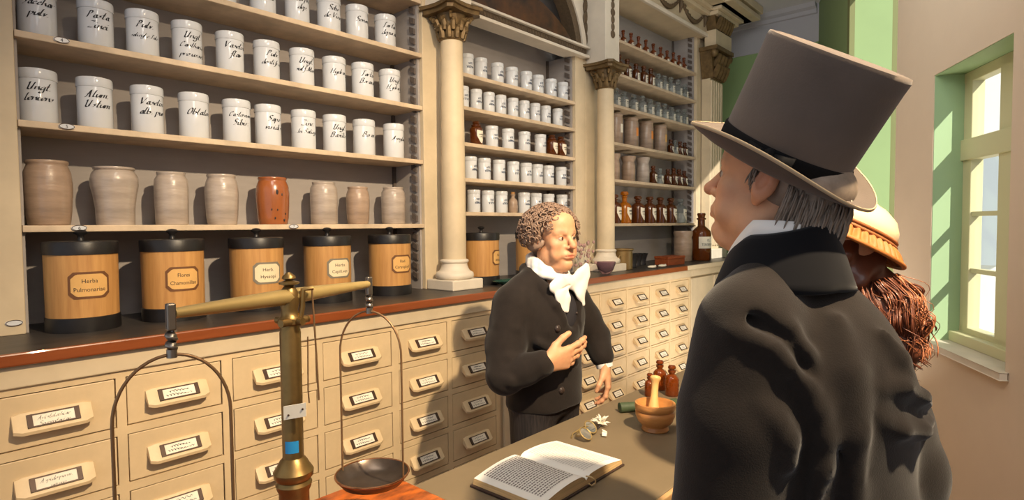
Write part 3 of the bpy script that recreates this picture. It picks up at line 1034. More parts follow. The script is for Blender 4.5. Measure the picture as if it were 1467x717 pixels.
# ------------------------------------------------------------------ wooden drum canisters on the counter
def canister(x, y, label, lines, r, pap, rim, ang, wlab=0.125, r0=0.115):
    t = thing('wooden_canister', label, 'canister', (x, y, CT), 0, 'wooden drum canisters on the counter')
    MB().lathe([(r0 * 0.955, 0.03), (r0 * 0.965, 0.28)], n=48).build('drum', M['drum'], t, smooth=40)
    MB().lathe([(r0 * 0.99, 0.0), (r0 * 0.995, 0.004), (r0 * 0.985, 0.05), (r0 * 0.95, 0.052)], n=48).build('bottom_band', M['band'], t, smooth=40)
    l = MB().lathe([(r0 * 0.96, 0.272), (r0 * 0.992, 0.272), (r0 * 0.998, 0.312), (r0 * 0.97, 0.318), (r0 * 0.8, 0.319), (0.002, 0.32)], n=48).build('lid', M['band'], t, smooth=40)
    MB().lathe([(0.014, 0.318), (0.009, 0.328), (0.010, 0.338), (0.021, 0.346), (0.022, 0.352), (0.014, 0.358), (0.002, 0.36)], n=18).build('knob', M['band'], l, smooth=60)
    if lines is None:
        return t
    hw_, hh, c = wlab / 2, 0.047, 0.016

    def octo(k):
        a, b, cc = hw_ - k, hh - k, c
        return [(-a + cc, -b), (a - cc, -b), (a, -b + cc), (a, b - cc), (a - cc, b), (-a + cc, b), (-a, b - cc), (-a, -b + cc)]
    R_ = r0 * 0.962

    def octpatch(k, off, m, nm, parent):
        mb = MB()
        nx = 16
        o_ = octo(k)
        a, b = hw_ - k, hh - k

        def fn(i, j):
            x_ = -a + 2 * a * i
            lim = b if abs(x_) <= a - c else b - (abs(x_) - (a - c))
            z_ = -lim + 2 * lim * j
            th = ang + x_ / R_
            return ((R_ + off) * math.cos(th), (R_ + off) * math.sin(th), 0.165 + z_)
        mb.grid(fn, nx, 2)
        return mb.build(nm, m, parent, smooth=60)
    lb = octpatch(0, 0.0012, M[rim], 'label_border', t)
    octpatch(0.008, 0.002, M[pap], 'label_paper', lb)
    V, Fc = print_text(lines, 0.021, 0.030, 'lettering')
    mx = max(abs(a) for a, b in V)
    k = min(1, (hw_ - 0.016) / mx)
    MB().add(wrap([(a * k, b + 0.008) for a, b in V], R_, 0.165, ang, 0.0026), Fc).build('lettering', M['ink'], lb)
    return t


canister(0.548, 2.575, "wooden drum canister with black bands labelled 'Herba Pulmonariae', leftmost on the counter", ['Herba', 'Pulmonariae'], 0, 'paper', 'brownrim', -PI / 2 - 0.02)
canister(0.850, 2.575, "wooden drum canister with black bands labelled 'Flores Chamomillae'", ['Flores', 'Chamomillae'], 0, 'paper', 'brownrim', -PI / 2 - 0.0)
canister(1.190, 2.575, "wooden drum canister with pale label 'Herb. Hyssopi' behind the scale pillar", ['Herb.', 'Hyssopi'], 0, 'paperw', 'greyrim', -PI / 2 - 0.02)
canister(1.540, 2.575, "wooden drum canister with pale label 'Herba Capill. ven.' behind the scale beam", ['Herba', 'Capill.ven'], 0, 'paperw', 'greyrim', -PI / 2 - 0.0)
canister(1.912, 2.575, "wooden drum canister labelled 'Rad. Caryophyll.' at the right end of the left unit", ['Rad.', 'Caryophyll'], 0, 'paper', 'brownrim', -PI / 2 + 0.0)
canister(2.612, 2.575, 'wooden drum canister just right of the left column base', ['Rad.', 'Althaeae'], 0, 'paper', 'brownrim', -PI / 2 + 0.42)
canister(3.135, 2.60, 'wooden drum canister standing behind the clerk\'s head', None, 0, 'paper', 'brownrim', -PI / 2)

# ------------------------------------------------------------------ bottles
def bottle_proto(nm, r, h, glass, shoulder=0.62, neck=0.38, stop=True, label='rect', content=None, shield=False):
    """returns list of (part name, mesh)"""
    parts = []
    hn = h * (0.84 if stop else 1.0)
    prof = [(r * 0.9, 0), (r, 0.004), (r, h * shoulder * 0.92), (r * 0.94, h * shoulder), (r * 0.72, h * (shoulder + 0.06)), (r * neck, h * (shoulder + 0.11)), (r * neck, hn - 0.012), (r * neck * 1.35, hn - 0.008), (r * neck * 1.35, hn)]
    parts.append(('body', MB().lathe(prof, n=20).mesh(nm + '_body', glass, 50)))
    if stop:
        parts.append(('stopper', MB().lathe([(r * neck * 0.9, hn), (r * neck * 0.8, hn + 0.004), (r * 0.55, hn + h * 0.05), (r * 0.6, hn + h * 0.10), (r * 0.45, hn + h * 0.15), (0.001, hn + h * 0.16)], n=16).mesh(nm + '_stopper', glass, 50)))
    if content:
        parts.append(('content', MB().lathe([(r * 0.85, 0.004), (r * 0.9, 0.006), (r * 0.9, h * shoulder * 0.62), (0.001, h * shoulder * 0.65)], n=16).mesh(nm + '_content', content, 50)))
    zb, zt = h * 0.10, h * shoulder * 0.90
    if label:
        zz = (zb + zt) / 2
        if shield:
            pm = patch(r, r * 1.5, lambda u: zt - 0.10 * h * (1 - abs(u)) * 0.3, lambda u: zb + (zt - zb) * 0.55 * abs(u) ** 1.5, 14)
        else:
            pm = patch(r, r * 1.4, lambda u: zt * 0.92, lambda u: zb + 0.05 * h, 10)
        parts.append(('label', pm.mesh(nm + '_label', M['sticker'], 60)))
        V, Fc = scribble(5, r * 0.95, h * 0.05)
        V2, F2 = scribble(4, r * 0.7, h * 0.04)
        VV = [(a, b) for a, b in V] + [(a, b - h * 0.09) for a, b in V2]
        parts.append(('lettering', MB().add(wrap(VV, r, zz + h * 0.06, -PI / 2, 0.0022), Fc + [tuple(k + len(V) for k in q) for q in F2]).mesh(nm + '_text', M['ink'])))
    return parts


def bottle(name, label, cat, group, parts, loc, rot=0.0, sc=1.0):
    t = thing(name, label, cat, loc, rot, group)
    made = {}
    for nm, me in parts:
        o_ = put(nm, me, made['label'] if nm == 'lettering' else t)
        made[nm] = o_
    if sc != 1.0:
        t.scale = (sc, sc, sc)
    return t


tiny = bottle_proto('tiny', 0.031, 0.155, M['amber'], 0.5, 0.36)
ambm = bottle_proto('mid_amber', 0.040, 0.19, M['amberd'], 0.62, 0.4)
clr = bottle_proto('clear', 0.040, 0.18, M['clear'], 0.62, 0.42, content=M['powder'])
clr2 = bottle_proto('clear_round', 0.042, 0.17, M['clear'], 0.66, 0.5, content=M['powder'])
sml = bottle_proto('small_amber', 0.034, 0.155, M['amberd'], 0.6, 0.42, shield=True)
smlc = bottle_proto('small_clear', 0.034, 0.155, M['clear'], 0.6, 0.42, shield=True, content=M['powder'])
bigd = bottle_proto('shield_amber', 0.062, 0.252, M['amberd'], 0.64, 0.36, stop=True, shield=True)
bigo = bottle_proto('shield_orange', 0.062, 0.285, M['orange'], 0.56, 0.34, stop=True, shield=True)
bigc = bottle_proto('shield_clear', 0.060, 0.25, M['clear'], 0.64, 0.36, stop=True, shield=True, content=M['powder'])

for i, x in enumerate([4.43, 4.53, 4.663, 4.796, 4.931, 5.073, 5.221, 5.352, 5.488, 5.612, 5.725]):
    bottle('amber_bottle', 'tiny brown stoppered bottle, %s from the left on the top right-hand shelf' % ORD[i], 'bottle', 'tiny brown bottles on the top right-hand shelf', tiny, (x, 2.70, 3.10), rnd.uniform(-0.3, 0.3), rnd.uniform(0.95, 1.05))
for i, x in enumerate([4.456, 4.598, 4.75, 4.891, 5.025]):
    bottle('amber_bottle', 'brown labelled bottle, %s from the left on the second right-hand shelf' % ORD[i], 'bottle', 'brown bottles on the second right-hand shelf', ambm, (x, 2.70, 2.82), 0.1, rnd.uniform(0.95, 1.06))
for i, x in enumerate([5.178, 5.3, 5.437, 5.60, 5.75]):
    bottle('clear_bottle', 'clear glass bottle, %s of those right of the brown bottles on the second shelf' % ORD[i], 'bottle', 'clear bottles on the second right-hand shelf', clr, (x, 2.70, 2.82), 0.1, rnd.uniform(0.95, 1.05))
for i, x in enumerate([4.413, 4.538, 4.708, 4.865, 5.011, 5.164, 5.308, 5.457, 5.60, 5.74]):
    bottle('clear_bottle', 'clear glass bottle, %s from the left on the third right-hand shelf' % ORD[i], 'bottle', 'clear bottles on the third right-hand shelf', clr2 if i % 3 else clr, (x, 2.70, 2.553), 0.1, rnd.uniform(0.95, 1.05))
for i, (x, g) in enumerate(((5.437, sml), (5.53, smlc), (5.64, sml), (5.75, sml))):
    bottle('amber_bottle' if g is sml else 'clear_bottle', 'small bottle, %s of four right of the tall stoneware jars' % ORD[i], 'bottle', 'small bottles on the fourth right-hand shelf', g, (x, 2.70, 2.24), 0.1, 1.0)
for i, (x, g) in enumerate(((5.073, sml), (5.213, smlc), (5.374, sml), (5.50, sml), (5.62, sml), (5.74, sml))):
    bottle('amber_bottle' if g is sml else 'clear_bottle', 'small shield-labelled bottle, %s right of the milky jar on the fifth right-hand shelf' % ORD[i], 'bottle', 'small bottles on the fifth right-hand shelf', g, (x, 2.70, 1.932), 0.1, rnd.uniform(1.0, 1.18))
for i, (x, g, d) in enumerate(((4.379, bigd, 'brown'), (4.549, bigo, 'orange glass'), (4.784, bigd, 'brown'), (5.005, bigd, 'brown'), (5.216, bigd, 'brown'), (5.437, bigd, 'dark brown'), (5.66, bigc, 'clear glass'))):
    bottle('shield_bottle', 'large %s shield-labelled bottle, %s from the left on the lowest right-hand shelf' % (d, ORD[i]), 'bottle', 'large shield-labelled bottles on the lowest right-hand shelf', g, (x, 2.70, 1.562), 0.12, 1.0)
# brown bottles among the white jars of the middle bay
mbt = bottle_proto('brown_jarside', 0.043, 0.160, M['amberd'], 0.7, 0.55, shield=True)
for x, lab in ((2.693, 'brown stoppered bottle at the left of the third middle shelf, before the white jars'), (3.49, 'left one of two brown bottles right of the white jars on the third middle shelf'), (3.60, 'right one of two brown bottles right of the white jars on the third middle shelf')):
    bottle('amber_bottle', lab, 'bottle', None, mbt, (x, 2.69, 2.065), 0.1)
t = thing('brown_flask', 'little buff earthen flask between white jars on the fifth middle shelf', 'flask', (3.045, 2.69, 1.638))
MB().lathe([(0.028, 0), (0.033, 0.01), (0.034, 0.07), (0.028, 0.09), (0.014, 0.105), (0.014, 0.12), (0.018, 0.125), (0.018, 0.132)], n=20).build('body', M['stoneb'], t, smooth=60)
MB().lathe([(0.014, 0.132), (0.015, 0.145), (0.002, 0.147)], n=14).build('cork', M['drum'], t, smooth=60)

# tall stoneware jars, right unit
def tall_jar(label, x, z, r, h, lab_m, m, pot=False):
    t = thing('stoneware_jar', label, 'jar', (x, 2.70, z), 0.12)
    if pot:
        prof = [(0.86, 0), (0.9, 0.02), (0.92, 0.5), (0.9, 0.62), (0.8, 0.74), (0.78, 0.78), (0.9, 0.86), (1.0, 0.95), (1.0, 1.0)]
    else:
        prof = [(0.96, 0), (1, 0.02), (1, 0.86), (0.93, 0.9), (0.98, 0.92), (1.0, 0.98), (0.95, 1.0)]
    pr = [(a * r, b * h) for a, b in prof]
    MB().lathe(pr + [(pr[-1][0] * 0.85, h), (pr[-1][0] * 0.8, h * 0.8)], n=32).build('body', m, t, smooth=50)
    if lab_m:
        patch(r * (0.93 if pot else 1), r * 0.75, lambda u: h * 0.66, lambda u: h * 0.38, 8).build('label', M[lab_m], t, smooth=60)
    return t


for i, (x, lm, d) in enumerate(((4.40, 'sticker', 'white'), (4.665, 'sticko', 'orange'), (4.941, 'sticko', 'orange'), (5.215, 'paper', 'buff'))):
    tall_jar('tall buff stoneware jar with %s label, %s from the left on the fourth right-hand shelf' % (d, ORD[i]), x, 2.24, 0.064, 0.262, lm, M['stoneb'])
tall_jar('waisted buff stoneware pot, leftmost on the fifth right-hand shelf', 4.36, 1.932, 0.064, 0.225, None, M['stoneb'], True)
tall_jar('waisted buff stoneware pot with dark mark, second on the fifth right-hand shelf', 4.617, 1.932, 0.066, 0.225, None, M['stoneb'], True)
tall_jar('milky pale stoneware pot beside small bottles on the fifth right-hand shelf', 4.878, 1.932, 0.065, 0.235, None, M['stone'], True)

# ------------------------------------------------------------------ things on the counter, right part
t = thing('brass_beaker', 'tarnished brass beaker beside the right column base', 'beaker', (4.10, 2.45, CT))
MB().lathe([(0.072, 0), (0.078, 0.006), (0.078, 0.15), (0.088, 0.158), (0.088, 0.168), (0.07, 0.168), (0.068, 0.02), (0.001, 0.02)], n=32).build('body', M['mbrass'], t, smooth=40)
hm = MB()
hm.tube([(-0.078, -0.02, 0.11), (-0.105, -0.03, 0.11), (-0.115, -0.03, 0.08), (-0.10, -0.03, 0.05), (-0.078, -0.02, 0.05)], 0.007, 8)
hm.build('handle', M['mbrass'], t, smooth=60)
t = thing('cork_press', 'dark iron cork press standing behind the brass beaker', 'press', (4.12, 2.62, CT))
cpm = MB()
cpm.box(-0.05, 0.05, -0.04, 0.04, 0, 0.02)
cpm.tube([(0, 0, 0), (0, 0, 0.2)], 0.016, 10)
cpm.tube([(-0.06, 0, 0.17), (0, 0, 0.2), (0.06, -0.01, 0.235)], [0.012, 0.018, 0.012], 8)
cpm.ball((0.07, -0.012, 0.24), 0.018, 10, 8)
cpm.tube([(0.03, 0, 0.2), (0.035, 0, 0.1)], 0.008, 8)
cpm.build('press_body', M['iron'], t, smooth=50)
for i, (x, y, r, h, lab) in enumerate(((4.36, 2.52, 0.055, 0.115, 'dark iron mortar just right of the brass beaker'), (4.50, 2.56, 0.06, 0.11, 'dark iron pot in the middle of the counter end'), (4.66, 2.60, 0.06, 0.105, 'dark iron pot behind the red wooden box'))):
    t = thing('iron_mortar', lab, 'mortar', (x, y, CT))
    MB().lathe([(r * 0.75, 0), (r * 0.8, 0.01), (r * 0.7, 0.02), (r * 0.85, h * 0.6), (r * 1.05, h * 0.95), (r * 1.1, h), (r * 0.92, h), (r * 0.7, h * 0.3), (0.001, h * 0.25)], n=28).build('body', M['iron'], t, smooth=50)
for x, y, lab in ((4.36, 2.33, 'left pale horn spoon lying before the iron mortars'), (4.52, 2.32, 'right pale horn spoon lying before the iron mortars')):
    t = thing('horn_spoon', lab, 'spoon', (x, y, CT + 0.012))
    MB().ball((0, 0, 0), (0.05, 0.032, 0.012), 14, 8).build('bowl', M['sticker'], t, smooth=80)
    MB().tube([(0.04, 0.005, 0.002), (0.10, 0.02, 0.004)], 0.006, 6).build('handle', M['sticker'], t, smooth=80)
t = thing('wooden_box', 'small red-brown wooden box on the counter end', 'box', (4.86, 2.42, CT), -0.12)
MB().box(-0.13, 0.13, -0.07, 0.07, 0, 0.055).build('box_body', M['boxwood'], t, bevel=0.003)
MB().box(-0.134, 0.134, -0.074, 0.074, 0.056, 0.078).build('lid', M['boxwood'], t, bevel=0.003)
t = thing('stoneware_jar', 'buff stoneware jar standing on the counter left of the big amber jug', 'jar', (5.36, 2.53, CT))
MB().lathe([(0.078, 0), (0.086, 0.01), (0.088, 0.2), (0.08, 0.235), (0.088, 0.25), (0.092, 0.28), (0.088, 0.295), (0.07, 0.295), (0.068, 0.2), (0.001, 0.19)], n=36).build('body', M['stoneb'], t, smooth=60)
t = thing('amber_jug', "large dark amber bottle labelled 'OL. TEREBINTH.' at the counter's far end", 'bottle', (5.62, 2.46, CT))
MB().lathe([(0.088, 0), (0.095, 0.006), (0.095, 0.26), (0.088, 0.29), (0.06, 0.32), (0.036, 0.34), (0.034, 0.40), (0.046, 0.405), (0.046, 0.42)], n=32).build('body', M['amberd'], t, smooth=50)
MB().lathe([(0.033, 0.42), (0.036, 0.44), (0.042, 0.455), (0.036, 0.47), (0.001, 0.472)], n=20).build('stopper', M['amberd'], t, smooth=50)
p = patch(0.095, 0.20, lambda u: 0.235, lambda u: 0.12, 14, ang=-PI / 2 - 0.35).build('label', M['sticker'], t, smooth=60)
V, Fc = print_text(['OL.', 'TEREBINTH.'], 0.034, 0.042, 'lettering')
MB().add(wrap([(a * 0.8, b) for a, b in V], 0.095, 0.188, -PI / 2 - 0.35, 0.002), Fc).build('lettering', M['ink'], p)
# glass bowl with dried sprigs before the right column
t = thing('glass_bowl', 'small clear glass bowl before the right column base', 'bowl', (3.66, 2.33, CT))
MB().lathe([(0.03, 0), (0.034, 0.004), (0.055, 0.03), (0.07, 0.07), (0.074, 0.09), (0.070, 0.09), (0.05, 0.035), (0.001, 0.012)], n=28).build('body', mat('violet_glass', (170, 140, 150), 0.05, trans=0.8, ior=1.2), t, smooth=60)
t = thing('dried_bouquet', 'wispy dried flower bouquet standing behind the glass bowl, right of the clerk', 'bouquet', (3.40, 2.36, CT))
bq = MB()
rb = random.Random(3)
tips = []
for k in range(46):
    a = rb.uniform(0, 2 * PI)
    rr = rb.uniform(0.02, 0.13)
    hgt = rb.uniform(0.08, 0.24)
    e = (rr * math.cos(a), rr * math.sin(a) * 0.6, hgt)
    bq.tube([(0, 0, 0.0), (e[0] * 0.4, e[1] * 0.4, hgt * 0.5), e], [0.002, 0.0015, 0.001], 4)
    tips.append(e)
bq.build('stems', M['sticker'], t)

fl = MB()
for e in tips:
    fl.ball(e, (0.010, 0.010, 0.013), 6, 4)
o = fl.build('flower_heads', mat('dusty_flowers', (176, 142, 134), 0.8, var=0.4, vscale=30), t)
o['kind'] = 'stuff'
t = thing('glass_dish', 'green glass dish on the counter before the wooden canister', 'dish', (2.66, 2.40, CT))
MB().lathe([(0.05, 0), (0.055, 0.004), (0.115, 0.022), (0.12, 0.026), (0.116, 0.028), (0.05, 0.008), (0.001, 0.006)], n=32, sy=0.5).build('body', mat('green_glass', (56, 92, 80), 0.08, trans=0.4, ior=1.3), t, smooth=60)

# ------------------------------------------------------------------ the table and what lies on it
TZ = 0.85
t = thing('shop_table', 'long grey-brown table in the foreground', 'table', (0, 0, 0))
MB().box(-0.4, 2.9, 0.70, 1.235, 0.815, TZ).build('tabletop', M['tabletop'], t, bevel=0.004)
MB().box(-0.4, 2.9, 0.684, 0.699, 0.812, TZ + 0.001).build('edge_strip', M['tablewood'], t, bevel=0.003)
MB().box(-0.36, 2.86, 0.74, 1.20, 0.70, 0.814).build('apron', M['tablewood'], t)
for x in (-0.33, 2.83):
    for y in (0.77, 1.17):
        MB().lathe([(0.03, 0), (0.035, 0.03), (0.026, 0.08), (0.032, 0.5), (0.036, 0.699)], n=16).build('leg', M['tablewood'], t, (x, y, 0.0), smooth=50)

# book
t = thing('open_book', 'open printed book with white pages lying on the table', 'book', (1.273, 0.99, TZ))
MB().box(-0.20, 0.19, -0.122, 0.122, 0.0, 0.006).build('cover', M['cover'], t, bevel=0.002)


def page_z(u, th):
    """height of the page block from fore-edge (u=0) to gutter (u=1)"""
    return th * (0.55 + 0.62 * math.sin(min(u, 0.86) / 0.86 * PI * 0.62)) * (1.0 if u < 0.86 else 1 - 0.5 * ((u - 0.86) / 0.14) ** 2)


def page_block(sgn, w_, th, nm):
    m = MB()
    n = 18
    top = [(sgn * w_ * (1 - i / n), 0.006 + page_z(i / n, th)) for i in range(n + 1)]
    bot = [(sgn * 0.0, 0.0065), (sgn * (w_ + 0.004), 0.0065)]
    m.prism(top + bot, 'y', -0.117, 0.117)
    m.build(nm, M['pagefold'], t, smooth=30)
    sh = MB()
    sh.grid(lambda i, j: (sgn * w_ * (1 - i) * 1.0, -0.1175 + 0.235 * j, 0.0066 + page_z(i, th) + 0.0006), 18, 2)
    return sh.build('page', M['page'], t, smooth=60)


pl = page_block(-1, 0.188, 0.026, 'page_block')
pr_ = page_block(1, 0.180, 0.022, 'page_block')
for sgn, w_, th, par, y1 in ((-1, 0.188, 0.026, pl, 0.10), (1, 0.180, 0.022, pr_, 0.10)):
    tx = MB()
    for r_ in range(23):
        y = y1 - r_ * 0.0088
        u = 0.13
        while u < 0.86:
            du = rnd.uniform(0.02, 0.06)
            u2 = min(u + du, 0.87)
            z0_ = 0.0066 + page_z(u, th) + 0.0012
            z1_ = 0.0066 + page_z(u2, th) + 0.0012
            x0_, x1_ = sgn * w_ * (1 - u), sgn * w_ * (1 - u2)
            o_ = len(tx.v)
            tx.v += [(x0_, y, z0_), (x1_, y, z1_), (x1_, y + 0.0042, z1_), (x0_, y + 0.0042, z0_)]
            tx.f.append((o_, o_ + 1, o_ + 2, o_ + 3))
            u = u2 + 0.012
    o = tx.build('printed_text', M['print_'] if sgn < 0 else mat('washed_out_print', (206, 202, 194), 0.8), par)  # right page print coloured paler, as if washed out by strong light
rb_ = MB().tube([(0.002, -0.115, 0.03), (0.006, -0.128, 0.03), (0.016, -0.136, 0.02), (0.022, -0.132, 0.009), (0.012, -0.126, 0.004), (0.002, -0.124, 0.012)], 0.0022, 6)
rb_.build('binding_loop', M['pagefold'], t, smooth=60)

# spectacles and a dried flower
t = thing('spectacles', 'wire-rimmed spectacles lying folded on the table beyond the book', 'spectacles', (1.60, 1.085, TZ), 0.35)
sp_ = MB()
for x, tilt in ((-0.045, 0.35), (0.022, 0.5)):
    sp_.tube([(x + 0.023 * math.cos(a), 0.019 * math.sin(a), 0.022 + 0.014 * math.sin(a + tilt)) for a in [2 * PI * i / 20 for i in range(21)]], 0.0022, 6)
sp_.tube([(-0.022, 0.004, 0.026), (-0.011, 0.01, 0.034), (0.0, 0.004, 0.03)], 0.002, 6)
sp_.build('rims', M['beam'], t, smooth=60)
tp = MB()
tp.tube([(-0.068, 0, 0.022), (-0.05, 0.03, 0.012), (0.0, 0.04, 0.006), (0.05, 0.035, 0.004)], 0.0018, 6)
tp.tube([(0.045, 0, 0.026), (0.04, 0.028, 0.014), (-0.02, 0.05, 0.008), (-0.05, 0.046, 0.004)], 0.0018, 6)
tp.build('temples', M['beam'], t, smooth=60)
for x, tilt in ((-0.045, 0.35), (0.022, 0.5)):
    ls = MB()
    o_ = 0
    ls.v += [(x + 0.021 * math.cos(a), 0.0175 * math.sin(a), 0.022 + 0.013 * math.sin(a + tilt)) for a in [2 * PI * i / 20 for i in range(20)]]
    ls.f.append(tuple(range(o_, o_ + 20)))
    ls.build('lens', M['clear'], t)
t = thing('dried_flower', 'pale dried thistle flower on the table beside the spectacles', 'flower', (1.70, 1.10, TZ + 0.004))
pe = MB()
for k in range(34):
    a = rb.uniform(0, 2 * PI)
    el = rb.uniform(0.1, 1.3)
    L = rb.uniform(0.025, 0.045)
    d = (math.cos(a) * math.cos(el), math.sin(a) * math.cos(el), math.sin(el))
    pe.tube([(0, 0, 0.006), (d[0] * L * 0.6, d[1] * L * 0.6, 0.006 + d[2] * L * 0.6), (d[0] * L, d[1] * L, 0.004 + d[2] * L * 0.8)], [0.005, 0.004, 0.0008], 5)
pe.build('flower_head', M['sticker'], t)
MB().tube([(0, 0, 0.005), (-0.04, -0.01, 0.004), (-0.08, -0.005, 0.003)], 0.0028, 6).build('stem', M['trouser'], t)
t = thing('curled_shaving', 'curled pale wood shaving lying between spectacles and dried flower', 'shaving', (1.632, 1.045, TZ), 0.5)
MB().grid(lambda i, j: (0.034 * (i - 0.5) + 0.01 * math.sin(6 * i), 0.016 * (j - 0.5), 0.005 + 0.016 * math.sin(PI * i) * (0.5 + 0.5 * j)), 14, 4).build('curl', M['sticker'], t, smooth=60, solid=0.0015)

# mortar, pestle, bottles, green case
t = thing('wooden_mortar', 'turned olive-wood mortar on the table', 'mortar', (1.792, 0.945, TZ))
MB().lathe([(0.043, 0), (0.046, 0.004), (0.044, 0.012), (0.042, 0.016), (0.058, 0.032), (0.066, 0.052), (0.066, 0.066), (0.062, 0.070), (0.067, 0.074), (0.069, 0.086), (0.067, 0.094), (0.06, 0.095), (0.055, 0.088), (0.048, 0.05), (0.03, 0.028), (0.001, 0.024)], n=40).build('bowl', M['olive'], t, smooth=50)
t = thing('wooden_pestle', 'pale wooden pestle standing in the olive-wood mortar', 'pestle', (0, 0, 0))
a0, a1 = Vector((1.785, 0.950, TZ + 0.034)), Vector((1.828, 0.962, TZ + 0.178))
pts = [a0.lerp(a1, u) for u in (0, 0.04, 0.14, 0.3, 0.55, 0.75, 0.86, 0.90, 0.95, 0.985, 1.0)]
MB().tube(pts, [0.008, 0.018, 0.022, 0.018, 0.012, 0.0115, 0.013, 0.017, 0.019, 0.014, 0.004], 20).build('shaft', mat('pale_wood', (224, 178, 112), 0.4, var=0.2, vscale=10), t, smooth=60)
trio = bottle_proto('trio', 0.026, 0.118, M['amber'], 0.6, 0.42, stop=True, label='rect')
for x, y, s, lab in ((2.135, 1.150, 0.80, 'shortest brown stoppered bottle, left of the three on the table'), (2.25, 1.165, 1.06, 'brown stoppered bottle at the back of the three on the table'), (2.20, 1.085, 1.06, 'brown stoppered bottle with white label, right of the three on the table')):
    bottle('amber_bottle', lab, 'bottle', 'brown bottles on the table', trio, (x, y, TZ), 0.9, s)
t = thing('spectacle_case', 'dark green tubular case lying on the table beside the mortar', 'case', (1.99, 1.05, TZ), -0.62)
MB().tube([(-0.13, 0, 0.018), (-0.128, 0, 0.018), (0.09, 0, 0.018), (0.10, 0, 0.018)], [0.012, 0.018, 0.018, 0.012], 18).build('case_body', M['greencloth'], t, smooth=50)
MB().tube([(-0.145, 0, 0.018), (-0.143, 0, 0.018), (-0.105, 0, 0.018)], [0.013, 0.019, 0.019], 18).build('case_cap', M['greencloth'], t, smooth=50)

# ------------------------------------------------------------------ balance scale
t = thing('balance_scale', 'brass beam balance with two hanging pans on an orange wooden base', 'scales', (0.472, 0.9085, TZ))
ox, oy, oz = 0.472, 0.9085, TZ


def L3(x, y, z):
    return (x - ox, y - oy, z - oz)


MB().box(0.12 - ox, 0.845 - ox, 0.745 - oy, 1.172 - oy, 0.0, 0.10).build('base_box', M['basewood'], t, bevel=0.004)
MB().lathe([(0.044, 0.1), (0.046, 0.11), (0.032, 0.125), (0.0245, 0.14), (0.024, 0.262), (0.027, 0.268), (0.029, 0.276), (0.026, 0.282), (0.031, 0.288), (0.032, 0.297), (0.026, 0.306), (0.022, 0.314), (0.0168, 0.32), (0.0168, 0.528), (0.0155, 0.534), (0.0155, 0.542)], n=32).build('pillar', M['brass'], t, smooth=35)
hd = MB()
hd.lathe([(0.0155, 0.540), (0.019, 0.543), (0.019, 0.551), (0.014, 0.556), (0.013, 0.565), (0.016, 0.580), (0.0145, 0.594), (0.010, 0.602), (0.007, 0.605), (0.016, 0.608), (0.016, 0.611), (0.005, 0.614), (0.011, 0.617), (0.010, 0.621), (0.003, 0.627)], n=24)
hd.build('pillar_head', M['brass'], t, smooth=40)
bd = Vector((0.67 - 0.274, 0.972 - 0.845, 0)).normalized()
bn = Vector((-bd.y, bd.x, 0))


def along(s, n_, z):
    v = bd * s + bn * n_
    return (v.x, v.y, z)


